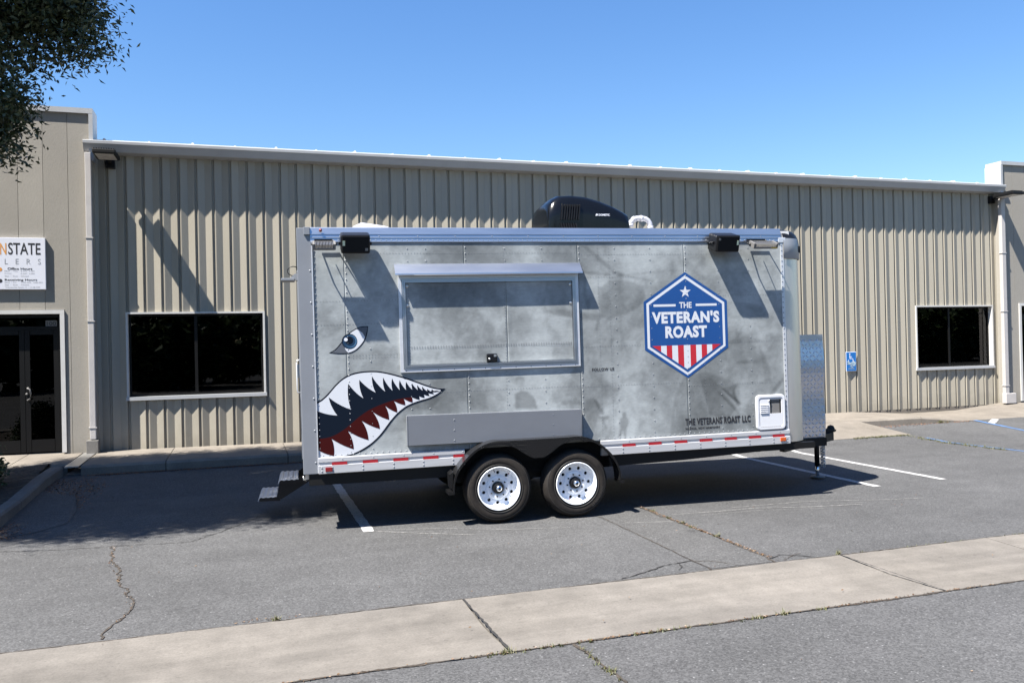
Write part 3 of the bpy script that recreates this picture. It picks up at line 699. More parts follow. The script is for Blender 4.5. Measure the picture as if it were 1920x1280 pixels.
# ================================================================== TRAILER
ang, tilt = -.0691198, .0092499
ex = Vector((math.cos(ang)*math.cos(tilt), math.sin(ang)*math.cos(tilt), math.sin(tilt))); ey = Vector((-math.sin(ang), math.cos(ang), 0))
U0, W0 = 3.2, 1.22
tr = thing('food_trailer', 'grey food trailer with printed shark mouth, eye and blue hexagon badge', 'trailer', Vector((0, 8.11234, 0))+ex*U0+ey*W0)
tr.rotation_euler = (0, -tilt, ang)
TS = (-U0, -W0, 0)
def part(name, b, mats, parent=None, norm=True): return put(name, b, mats, parent or tr, TS, norm)
UA, UB, UC = .530, .667, 5.614       # rear edge, panel start, panel end
V0, V1 = .700, 2.724
DEP = 2.08; RC = .30; UF = UC+RC

# --- printed side skin
def vnoise(u, v, s, seed):
    rs = np.random.RandomState(seed); N = 96; g = rs.rand(N, N)
    x = (u*s) % (N-1); y = (v*s) % (N-1); i = np.floor(x).astype(int); j = np.floor(y).astype(int); fx = x-i; fy = y-j
    fx = fx*fx*(3-2*fx); fy = fy*fy*(3-2*fy); i1 = (i+1) % N; j1 = (j+1) % N
    return g[i, j]*(1-fx)*(1-fy)+g[i1, j]*fx*(1-fy)+g[i, j1]*(1-fx)*fy+g[i1, j1]*fx*fy
def fbm(u, v, s, seed, o=6, gain=.55):
    a = 1; t = 0; n = 0
    for k in range(o): t = t+a*vnoise(u+k*3.1, v+k*1.7, s*2**k, seed+k); n += a; a *= gain
    return t/n
def inpoly(u, v, P):
    r = np.zeros(u.shape, bool); n = len(P)
    for i in range(n):
        x0, y0 = P[i]; x1, y1 = P[(i+1) % n]
        if y0 == y1: continue
        c = ((y0 > v) != (y1 > v)) & (u < (x1-x0)*(v-y0)/(y1-y0)+x0); r ^= c
    return r.astype(float)
GH = [  # faint printed figures: (outline, strength)
 ([(2.13, 1.09), (2.14, 1.24), (2.20, 1.30), (2.23, 1.31), (2.21, 1.39), (2.26, 1.41), (2.29, 1.37), (2.28, 1.32), (2.26, 1.27), (2.30, 1.21), (2.32, 1.08)], -.10),
 ([(2.59, 1.07), (2.59, 1.22), (2.65, 1.245), (2.71, 1.235), (2.75, 1.21), (2.79, 1.17), (2.82, 1.06)], -.28), ([(2.60, 1.30), (2.60, 1.34), (2.60, 1.38), (2.645, 1.395), (2.69, 1.38), (2.692, 1.33), (2.685, 1.35), (2.645, 1.362), (2.61, 1.35)], -.22),
 ([(2.612, 1.30), (2.61, 1.35), (2.645, 1.362), (2.683, 1.35), (2.683, 1.28), (2.66, 1.235), (2.63, 1.24)], -.07),
 ([(3.06, 1.09), (3.10, 1.13), (3.20, 1.13), (3.21, 1.17), (3.24, 1.13), (3.27, 1.13), (3.27, 1.08)], -.13), ([(2.93, 1.135), (3.18, 1.185), (3.18, 1.195), (2.93, 1.145)], -.12),
 ([(3.30, 1.04), (3.33, 1.13), (3.40, 1.14), (3.45, 1.11), (3.47, 1.06), (3.48, .99), (3.46, .96), (3.43, .85), (3.39, .81), (3.34, .91)], -.17),
 ([(3.46, .95), (3.57, .95), (3.57, .92), (3.51, .91), (3.55, .82), (3.535, .82), (3.49, .92), (3.46, .93)], -.24), ([(3.40, 1.14), (3.45, 1.12), (3.50, 1.03), (3.53, .97), (3.50, .96), (3.46, 1.03)], -.2),
 ([(3.69, .81), (3.69, .91), (3.72, .93), (3.72, .97), (3.75, .98), (3.77, .95), (3.76, .93), (3.79, .89), (3.78, .85), (3.76, .81), (3.75, .71), (3.73, .71), (3.72, .80), (3.69, .72), (3.66, .72)], -.26),
 ([(3.33, 2.69), (3.38, 2.69), (3.72, 2.42), (3.68, 2.39)], -.17), ([(3.30, 2.44), (3.64, 2.40), (3.64, 2.38), (3.30, 2.41)], -.2), ([(3.71, 2.41), (4.12, 2.325), (4.12, 2.31), (3.71, 2.38)], -.15),
 ([(3.81, 2.40), (4.44, 2.44), (4.44, 2.43), (3.81, 2.38)], -.13), ([(3.66, 2.41), (3.72, 2.43), (3.80, 2.40), (3.78, 2.37), (3.70, 2.37)], -.12), ([(3.72, 2.32), (3.77, 2.32), (3.77, 2.40), (3.73, 2.40)], -.1),
 ([(3.49, 2.26), (3.54, 2.27), (3.62, 2.33), (3.69, 2.33), (3.86, 2.32), (4.00, 2.26), (4.02, 2.13), (3.92, 2.04), (3.76, 1.98), (3.60, 1.93), (3.52, 1.98), (3.50, 2.14)], -.17), ([(3.54, 2.20), (3.55, 2.06), (3.60, 2.02), (3.63, 2.10), (3.61, 2.22)], -.08),
 ([(3.56, 1.96), (3.49, 1.93), (3.31, 1.94), (3.03, 1.99), (2.90, 2.04), (3.13, 2.05), (3.31, 2.01), (3.52, 1.99)], -.2), ([(3.48, 1.94), (3.50, 1.93), (3.48, 1.82), (3.45, 1.83)], -.22), ([(3.33, 2.2), (3.36, 2.38), (3.375, 2.38), (3.37, 2.2), (3.42, 2.06), (3.38, 2.03)], -.16),
 ([(3.724, 1.98), (3.732, 1.98), (3.742, 1.55), (3.734, 1.55)], -.12), ([(3.742, 1.75), (3.80, 1.52), (3.808, 1.52), (3.748, 1.76)], -.1), ([(3.84, .70), (3.95, 1.12), (4.1, 1.20), (4.2, 1.05), (4.4, .9), (4.42, .70)], -.05),
 ([(4.66, 1.75), (4.73, 1.95), (4.92, 2.0), (5.1, 1.9), (5.15, 1.6), (5.05, 1.35), (4.9, 1.2), (4.72, 1.3)], -.04), ([(4.92, 1.66), (5.02, 1.70), (5.12, 1.66), (5.03, 1.64)], -.14), ([(5.16, 1.66), (5.26, 1.70), (5.34, 1.67), (5.26, 1.64)], -.14),
 ([(5.0, 1.44), (5.12, 1.47), (5.24, 1.44), (5.12, 1.42)], -.2), ([(5.3, 1.6), (5.4, 1.45), (5.42, 1.25), (5.36, 1.18), (5.34, 1.4)], -.1), ([(4.6, 1.28), (4.72, 1.3), (4.86, 1.18), (5.05, 1.22), (5.06, 1.0), (4.9, .85), (4.7, .9)], -.15),
 ([(4.24, .72), (4.30, 1.10), (4.42, 1.32), (4.66, 1.36), (4.98, 1.25), (5.0, 1.1), (5.06, .95), (5.0, .72)], -.13), ([(5.12, .72), (5.14, 1.0), (5.3, 1.22), (5.6, 1.32), (5.6, .72)], -.08), ([(4.70, 1.78), (4.76, 2.02), (4.95, 2.10), (5.3, 2.06), (5.5, 1.9), (5.45, 1.84), (5.2, 1.92), (4.9, 1.9), (4.8, 1.76)], -.12),
 ([(4.84, 1.18), (4.88, 1.165), (5.00, 1.07), (5.07, 1.00), (5.055, .99), (4.96, 1.06)], -.19), ([(4.78, 1.16), (4.82, 1.13), (4.94, 1.03), (5.04, .91), (5.055, .89), (5.03, .90), (4.92, 1.01)], -.16), ([(4.80, 1.19), (4.86, 1.155), (4.98, 1.045), (5.05, .95), (5.03, .955), (4.95, 1.05)], .2),
 ([(4.99, 1.22), (5.03, 1.21), (5.00, 1.14), (5.04, 1.04), (5.08, .99), (5.02, 1.03), (4.97, 1.11)], -.17), ([(5.4, 1.08), (5.5, 1.2), (5.58, 1.26), (5.58, 1.23), (5.5, 1.15), (5.44, 1.06)], -.18), ([(5.45, 1.07), (5.58, 1.20), (5.58, 1.18), (5.48, 1.06)], .15),
 ([(.80, .95), (1.0, 1.1), (1.35, 1.0), (1.5, .8), (1.1, .71), (.8, .71)], -.05), ([(1.38, 1.32), (1.6, 1.28), (1.85, 1.22), (1.75, 1.10), (1.5, 1.12), (1.35, 1.2)], -.18), ([(1.60, .75), (1.68, .86), (1.80, .88), (1.92, .80), (1.92, .71), (1.6, .71)], .1),
]
def print_field(u, v):
    wu = u+.35*(fbm(u, v, 1.3, 11)-.5); wv = v+.35*(fbm(u, v, 1.3, 31)-.5)
    f = (fbm(wu, wv, 1.5, 5, 7, .60)-.5)*3.0
    blotch = fbm(wu, wv, 2.6, 77, 7, .64); f = f+1.1*np.clip((blotch-.52)*3.2, -.32, .42)
    stain = np.clip((fbm(wu, wv*1.1, 1.15, 91, 6)-.52)*9, 0, 1); f = f-.42*stain*(1-np.clip((u-3.3)/.8, 0, 1)*.55)
    pale = np.clip((fbm(wu*1.3, wv, 1.7, 123, 6)-.56)*11, 0, 1); f = f+.26*pale
    scr = fbm(u*.35, v*3.2, 9, 51, 4); f = f+.22*(scr-.5)
    fine_ = fbm(u, v, 22, 61, 3, .7)-.5
    edge = np.clip((fbm(wu*1.2, wv*1.2, 2.1, 201, 7, .62)-.55)*30, 0, 1)-np.clip((fbm(wu, wv, 2.4, 211, 7, .62)-.57)*30, 0, 1)
    base = .238+.118*np.tanh(f*.9)+.016*edge+.05*fine_
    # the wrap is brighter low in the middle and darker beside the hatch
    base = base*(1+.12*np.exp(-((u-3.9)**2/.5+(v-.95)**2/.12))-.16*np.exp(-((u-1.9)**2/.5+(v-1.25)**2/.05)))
    g = np.zeros_like(u)
    for P, s in GH:
        m = np.zeros_like(u)
        for du, dv in ((0, 0), (.007, .003), (-.007, -.003), (.003, -.007), (-.003, .007), (.013, .008), (-.013, -.008), (.008, -.013), (-.008, .013)): m += inpoly(u+du, v+dv, P)
        g += s*m/9
    base = np.clip(base*(1+g*1.6), .03, .5)
    tint = np.stack([base*.935, base*1.0, base*1.01, np.ones_like(base)], -1)
    return tint
def skin(name, u0, u1, v0, v1, w, parent=None, oil=.0022, step=.011, th=.004, seed=3):
    nu = max(2, int(round((u1-u0)/step))); nv = max(2, int(round((v1-v0)/step)))
    uu, vv = np.meshgrid(np.linspace(u0, u1, nu+1), np.linspace(v0, v1, nv+1), indexing='ij')
    ww = w+oil*fbm(uu*.8, vv*1.6, 1.9, seed, 3, .4)*np.clip(np.minimum(np.minimum(uu-u0, u1-uu), np.minimum(vv-v0, v1-vv))/.05, 0, 1)
    co = np.stack([uu-U0, ww-W0, vv], -1).reshape(-1, 3); n = nv+1
    idx = np.arange((nu+1)*(nv+1)).reshape(nu+1, nv+1)
    q = np.stack([idx[:-1, :-1], idx[1:, :-1], idx[1:, 1:], idx[:-1, 1:]], -1).reshape(-1, 4)
    ring = list(idx[:, 0])+list(idx[-1, 1:])+list(idx[-2::-1, -1])+list(idx[0, -2:0:-1])
    back = co[ring].copy(); back[:, 1] += th+.002; o = len(co); L = len(ring)
    k = np.arange(L); side = np.stack([np.array(ring), o+k, o+(k+1) % L, np.array(ring)[(k+1) % L]], -1)
    allco = np.concatenate([co, back]); allf = np.concatenate([q, side])
    me = bpy.data.meshes.new(name); me.vertices.add(len(allco)); me.vertices.foreach_set('co', allco.ravel())
    me.loops.add(allf.size); me.loops.foreach_set('vertex_index', allf.ravel().astype(np.int32))
    me.polygons.add(len(allf)); me.polygons.foreach_set('loop_start', np.arange(0, allf.size, 4, dtype=np.int32)); me.polygons.foreach_set('loop_total', np.full(len(allf), 4, np.int32))
    sm = np.ones(len(allf), bool); sm[len(q):] = False; me.polygons.foreach_set('use_smooth', sm)
    me.update(calc_edges=True); me.validate()
    ca = me.color_attributes.new('print', 'FLOAT_COLOR', 'POINT')
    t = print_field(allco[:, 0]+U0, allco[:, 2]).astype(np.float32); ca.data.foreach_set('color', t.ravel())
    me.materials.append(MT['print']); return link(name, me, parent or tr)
SEAMS = [.667, .961, 2.116, 3.287, 4.456, 5.614]
for i in range(5): skin('side_panel', SEAMS[i]+(.0005 if i else 0), SEAMS[i+1]-.0005, V0, V1, 0., seed=3+i)

# body core behind the skin, far side, ends, roof
b = MB(); b.box((UA+.01, .008, .60), (UC+.02, DEP, 2.80)); part('body', b, 'body')
def arc(c, r, a0, a1, n): return [(c[0]+r*math.cos(R(a0+(a1-a0)*i/n)), c[1]+r*math.sin(R(a0+(a1-a0)*i/n))) for i in range(n+1)]
# rounded front wall: plan outline with two round corners
oc = [(UC+.012, 0.)]+arc((UC+.02, RC), RC, -90, 0, 12)[1:]+arc((UC+.02, DEP-RC), RC, 0, 90, 12)+[(UC+.012, DEP)]
b = MB(); n = len(oc); vs = [(u, w, v) for v in (.565, 2.60) for u, w in oc]
b.add(vs, [(i, i+1, n+i+1, n+i) for i in range(n-1)], 0, True); part('front_corner', b, 'corner')
b = MB()   # vertical trim where skin meets corner
b.box((UC-.022, -.006, .60), (UC+.012, 0.02, 2.72)); part('corner_trim', b, 'alu')
# cast cap on the roof corner
b = MB(); L = []
for k, (sc, v) in enumerate([(1.02, 2.545), (1.035, 2.55), (1.035, 2.70), (1.0, 2.765), (.93, 2.815), (.80, 2.852), (.6, 2.872)]):
    r = RC*1.03
    L.append([(UC+.02+(r*math.cos(R(a)))*sc, RC+(r*math.sin(R(a)))*sc, v) for a in np.linspace(-92, 0, 11)])
vs = [p for l in L for p in l]; fs = [(k*11+i, k*11+i+1, (k+1)*11+i+1, (k+1)*11+i) for k in range(6) for i in range(10)]
b.add(vs, fs[:25], 0, True); b.add(vs, fs[25:], 1, True); b.add([(UC+.02, RC, 2.873)]+L[-1], [(0, i+1, i+2) for i in range(10)], 1, True); part('corner_cap', b, ['cap', 'black'])
b = MB(); b.box((UC-.05, -.012, 2.715), (UC+.04, .03, 2.772), bev=.006); part('cap_bracket', b, 'alu')
# small dark marker lamp on the cap
b = MB(); Mx = Matrix.Translation((UC+.02+RC*1.03*math.cos(R(-38)), RC+RC*1.03*math.sin(R(-38)), 2.655)) @ Matrix.Rotation(R(-38), 4, 'Z')
b.box((-.01, -.045, -.035), (.02, .045, .035), 0, Mx, bev=.006); part('marker_lamp', b, 'dark')
# roof sheet with a slight crown
b = MB(); pr = [(.02, 2.845), (.3, 2.872), (DEP/2, 2.895), (DEP-.3, 2.872), (DEP-.02, 2.845), (DEP-.02, 2.80), (.02, 2.80)]; b.prism(pr, UA+.02, UC+.1, 'x'); part('roof', b, 'body')
# top rail: extruded aluminium in three steps
rp = [(.03, 2.868), (.002, 2.868), (-.001, 2.862), (-.0125, 2.804), (-.013, 2.800), (-.006, 2.797), (-.011, 2.768), (-.011, 2.765), (-.005, 2.762), (-.0095, 2.730), (-.008, 2.725), (.03, 2.724)]
b = MB(); b.prism(rp, UB-.012, UC-.02, 'x'); part('roof_rail', b, 'alu_bright')
b = MB(); b.box((UB-.07, -.022, 2.795), (UB-.014, .02, 2.868), bev=.004); part('rail_end', b, 'greypaint')
# rear corner post
b = MB(); b.box((UA, -.004, .552), (UB-.004, .30, 2.862), bev=.006); part('corner_post', b, 'greypaint')
b = MB(); b.box((UB-.006, -.012, .56), (UB+.004, .004, 2.74)); part('post_trim', b, 'alu')
b = MB(); b.box((UA+.002, .31, .60), (UA+.03, DEP-.02, 2.80)); part('rear_wall', b, 'greypaint')
# bottom rail
bp = [(.02, .706), (-.012, .703), (-.020, .697), (-.020, .662), (-.012, .658), (-.012, .632), (-.026, .628), (-.026, .556), (-.014, .550), (.02, .550)]
for a, c in ((UB+.002, 2.06), (3.47, UC+.012)):
    b = MB(); b.prism(bp, a, c, 'x'); part('bottom_rail', b, 'railwhite')
b = MB(); b.box((2.061, -.004, .60), (3.469, .02, .70)); part('wheel_box_side', b, 'dark')
b = MB(); b.box((UA-.012, .62, .62), (UA+.001, 1.42, 2.52), bev=.004); rd = part('rear_door', b, 'greypaint')
b = MB(); b.box((UA-.045, 1.33, 1.42), (UA-.013, 1.37, 1.56), bev=.006); part('handle', b, 'steel', rd)
# rivets
rv = MB(); pv = MB()
def rivet(B, u, v, r=.0066, w=-.001, h=.0038):
    vs = [(u+r*math.cos(k*math.pi/3), w, v+r*math.sin(k*math.pi/3)) for k in range(6)]+[(u+.6*r*math.cos(k*math.pi/3), w-h*.8, v+.6*r*math.sin(k*math.pi/3)) for k in range(6)]+[(u, w-h, v)]
    B.add(vs, [(k, (k+1) % 6, 6+(k+1) % 6, 6+k) for k in range(6)]+[(6+k, 6+(k+1) % 6, 12) for k in range(6)], 0, True)
HOLES = [(1.46, 3.285, 1.47, 2.52), (1.50, 3.26, .75, 1.06), (5.22, 5.59, .70, 1.10)]
def free(u, v): return not any(a-.004 < u < c+.004 and d-.004 < v < e+.004 for a, c, d, e in HOLES)
for u in np.arange(UB+.05, UC-.06, .050): rivet(rv, u, 2.745, .007, -.006, .005)
for u in np.arange(.93, UC-.1, .369): rivet(rv, u, 2.782, .007, -.008, .005)
for s in SEAMS[1:5]:
    for v in np.arange(.74, 2.71, .0605):
        if free(s+.014, v): rivet(rv, s+.014, v)
for v in np.arange(.73, 2.72, .058): rivet(rv, UB+.022, v)
for v in np.arange(.73, 2.72, .056): rivet(rv, UC-.012, v, .008, -.007)
for v in np.arange(.66, 2.7, .30): rivet(rv, UB-.022, v, .010, -.005)
for u in (1.18, 1.56, 1.737, 2.525, 2.906, 3.68, 4.07, 4.84, 5.20):
    for v in np.arange(.76, 2.70, .119):
        if free(u, v): rivet(rv, u+.003*math.sin(v), v, .0060, -.001, .003)
for u in list(np.arange(UB+.05, 2.0, .0557))+list(np.arange(3.46, UC-.02, .0557)):
    if free(u, .722): rivet(rv, u, .722, .0068)
for u in (.70, .797, 1.08, 1.37, 1.655, 1.945, 3.705, 3.993, 4.28, 4.568, 4.856, 5.139, 5.425, 5.59):
    for v in (.608, .575): rivet(rv, u, v, .010, -.026)
for u in np.arange(.83, 5.6, .2885):
    if u < 2.0 or u > 3.5: rivet(rv, u+.06, .682, .007, -.020)
part('rivets', rv, 'rivet', norm=False)['kind'] = 'stuff'
for u0_, u1_, v in ((1.02, 1.46, 1.655), (1.02, 1.46, 1.630), (3.29, 3.98, 1.665), (4.95, 5.59, 1.665), (4.6, 5.59, 2.16), (.7, 1.45, 2.17), (1.10, 3.27, 2.62), (3.3, 5.0, 2.60), (3.3, 3.9, 2.37), (.7, 1.44, 1.95), (3.3, 4.4, 1.26), (1.5, 3.27, 1.27), (4.5, 5.5, 1.22), (.7, 1.4, 1.07)):
    for u in np.arange(u0_, u1_, .0295):
        if free(u, v): rivet(pv, u, v, .0038, -.001, .0012)
for u in (2.51, 3.50, 4.66, 3.62):
    for v in np.arange(.75, 2.70, .033):
        if free(u, v): rivet(pv, u, v, .0036, -.001, .0012)
for v in (1.70, 1.715): 
    for u in np.arange(1.55, 3.2, .026): rivet(pv, u, v, .0048, -.015, .0012)
for u in (2.51, 1.56):
    for v in np.arange(1.57, 2.33, .03): rivet(pv, u, v, .0045, -.015, .0012)
part('printed_rivets', pv, 'printrivet', norm=False)['kind'] = 'stuff'

# --- serving hatch
def frame(b, u0, u1, v0, v1, t, w0, w1, mi=0, bev=.0):
    b.box((u0, w0, v1-t), (u1, w1, v1), mi, None, bev); b.box((u0, w0, v0), (u1, w1, v0+t), mi, None, bev)
    b.box((u0, w0, v0+t+.0005), (u0+t, w1, v1-t-.0005), mi, None, bev); b.box((u1-t, w0, v0+t+.0005), (u1, w1, v1-t-.0005), mi, None, bev)
b = MB(); frame(b, 1.464, 3.280, 1.472, 2.400, .030, -.020, .0); hatch = part('serving_hatch', b, 'alu')
b = MB(); frame(b, 1.4965, 3.2475, 1.5045, 2.3675, .016, -.026, .0); frame(b, 1.514, 3.230, 1.522, 2.350, .016, -.030, -.002); part('hatch_frame', b, 'alu_bright', hatch)
skin('hatch_panel', 1.531, 2.5285, 1.539, 2.333, -.014, hatch, oil=.0050, seed=40); skin('hatch_panel', 2.5305, 3.213, 1.539, 2.333, -.014, hatch, oil=.0050, seed=41)
b = MB(); pr = [(-.002, 2.515), (-.010, 2.515), (-.098, 2.418), (-.100, 2.404), (-.096, 2.404), (-.092, 2.414), (-.006, 2.503), (-.002, 2.503)]; b.prism(pr, 1.430, 3.306, 'x'); part('drip_awning', b, 'alu_bright', hatch)
b = MB(); b.tube([(1.47, -.022, 2.408), (3.28, -.022, 2.408)], .008, 8); part('hinge', b, 'alu', hatch)
b = MB(); b.box((2.308, -.042, 1.541), (2.415, -.012, 1.627), bev=.012); lt = part('latch', b, 'black', hatch)
b = MB(); b.lathe([(0, -.046), (.010, -.046), (.012, -.040)], 10, c=(2.335, 0, 1.575)); b.box((2.378, -.0445, 1.595), (2.405, -.041, 1.618)); part('latch_key', b, 'steel', hatch)
for u in (1.548, 3.196):
    for v in (2.300, 2.112):
        b = MB(); b.lathe([(.016, -.014), (.014, -.020), (.006, -.022), (0, -.0215)], 12, c=(u, 0, v)); part('screw', b, 'steel', hatch)
b = MB()
for u in np.arange(1.52, 3.27, .155): rivet(b, u, 1.487, .005, -.020, .002)
part('frame_screws', b, 'dark', hatch, norm=False)['kind'] = 'stuff'
# --- folding shelf hanging below the hatch
b = MB(); F4 = [(1.508, -.070, 1.058), (3.256, -.070, 1.036), (3.252, -.042, .757), (1.508, -.042, .772)]
b.add(F4+[(u, w+.010, v) for u, w, v in F4], [(0, 1, 2, 3), (7, 6, 5, 4), (0, 4, 5, 1), (1, 5, 6, 2), (2, 6, 7, 3), (3, 7, 4, 0)]); shelf = part('folding_shelf', b, 'greypaint')
b = MB(); b.prism([(1.508, 1.046), (1.508, 1.060), (3.256, 1.038), (3.256, 1.024)], -.052, -.001); b.prism([(-.072, 1.058), (-.044, .772), (-.002, .772), (-.002, 1.058)], 1.503, 1.5075, 'x'); b.prism([(-.072, 1.036), (-.044, .757), (-.002, .757), (-.002, 1.036)], 3.2565, 3.261, 'x'); part('shelf_edge', b, 'greypaint', shelf)
b = MB()
for u in (1.96, 2.96):
    for v in (1.0, .9, .80): rivet(b, u, v, .006, -.0705+(1.05-v)*.1, .003)
part('screws', b, 'rivet', shelf, norm=False)['kind'] = 'stuff'

# --- graphics: shark mouth, eye, hexagon badge, lettering (flat print)
MOUTH_OUT = [(0.667,1.224),(0.679,1.23),(0.696,1.238),(0.714,1.249),(0.732,1.263),(0.751,1.279),(0.771,1.298),(0.793,1.322),(0.817,1.349),(0.84,1.375),(0.863,1.397),(0.886,1.417),(0.909,1.435),(0.932,1.45),(0.954,1.462),(0.978,1.472),(1.003,1.481),(1.029,1.488),(1.057,1.493),(1.087,1.497),(1.118,1.499),(1.148,1.5),(1.179,1.5),(1.209,1.499),(1.239,1.497),(1.27,1.492),(1.3,1.486),(1.331,1.479),(1.361,1.471),(1.392,1.462),(1.422,1.453),(1.453,1.443),(1.483,1.433),(1.514,1.422),(1.545,1.411),(1.575,1.398),(1.606,1.386),(1.637,1.373),(1.669,1.36),(1.699,1.348),(1.728,1.337),(1.756,1.326),(1.78,1.318),(1.8,1.312),(1.816,1.308),(1.833,1.305),(1.855,1.303),(1.879,1.302),(1.895,1.301),(1.885,1.292),(1.871,1.28),(1.856,1.267),(1.84,1.256),(1.822,1.244),(1.801,1.232),(1.777,1.222),(1.75,1.212),(1.724,1.203),(1.698,1.196),(1.673,1.19),(1.647,1.183),(1.619,1.175),(1.59,1.167),(1.564,1.158),(1.543,1.15),(1.524,1.142),(1.505,1.132),(1.485,1.118),(1.465,1.103),(1.446,1.088),(1.429,1.074),(1.414,1.06),(1.398,1.044),(1.382,1.027),(1.366,1.008),(1.35,0.989),(1.334,0.968),(1.318,0.948),(1.302,0.927),(1.287,0.909),(1.272,0.89),(1.255,0.872),(1.236,0.854),(1.216,0.835),(1.196,0.818),(1.177,0.803),(1.158,0.789),(1.138,0.775),(1.116,0.763),(1.092,0.75),(1.069,0.739),(1.046,0.729),(1.023,0.72),(1.0,0.713),(0.977,0.706),(0.955,0.701),(0.932,0.697),(0.914,0.694),(0.897,0.691),(0.864,0.69),(0.801,0.691),(0.723,0.694),(0.667,0.696)]
MOUTH_WHITE = [(0.67,1.209),(0.682,1.215),(0.701,1.224),(0.72,1.235),(0.739,1.25),(0.759,1.267),(0.78,1.287),(0.801,1.311),(0.824,1.337),(0.846,1.362),(0.869,1.384),(0.891,1.404),(0.913,1.421),(0.935,1.435),(0.957,1.447),(0.979,1.457),(1.004,1.466),(1.03,1.473),(1.057,1.478),(1.086,1.482),(1.117,1.485),(1.148,1.486),(1.178,1.486),(1.209,1.485),(1.239,1.483),(1.27,1.478),(1.3,1.472),(1.33,1.465),(1.36,1.457),(1.39,1.448),(1.419,1.439),(1.45,1.429),(1.481,1.419),(1.511,1.408),(1.542,1.397),(1.573,1.384),(1.603,1.372),(1.635,1.359),(1.666,1.346),(1.696,1.334),(1.725,1.323),(1.752,1.313),(1.778,1.305),(1.804,1.298),(1.828,1.294),(1.845,1.29),(1.844,1.275),(1.833,1.268),(1.816,1.257),(1.796,1.247),(1.773,1.236),(1.747,1.225),(1.721,1.216),(1.695,1.209),(1.669,1.204),(1.643,1.197),(1.615,1.19),(1.586,1.181),(1.56,1.172),(1.538,1.163),(1.517,1.154),(1.497,1.144),(1.477,1.13),(1.456,1.115),(1.437,1.1),(1.42,1.086),(1.404,1.071),(1.388,1.055),(1.372,1.037),(1.355,1.019),(1.339,1.0),(1.323,0.979),(1.307,0.959),(1.291,0.938),(1.276,0.92),(1.26,0.901),(1.244,0.883),(1.226,0.865),(1.207,0.848),(1.187,0.831),(1.168,0.816),(1.149,0.803),(1.129,0.79),(1.107,0.777),(1.085,0.765),(1.062,0.753),(1.04,0.743),(1.018,0.734),(0.996,0.727),(0.974,0.72),(0.951,0.715),(0.928,0.711),(0.908,0.707),(0.887,0.704),(0.854,0.702),(0.792,0.703),(0.719,0.705),(0.666,0.706)]
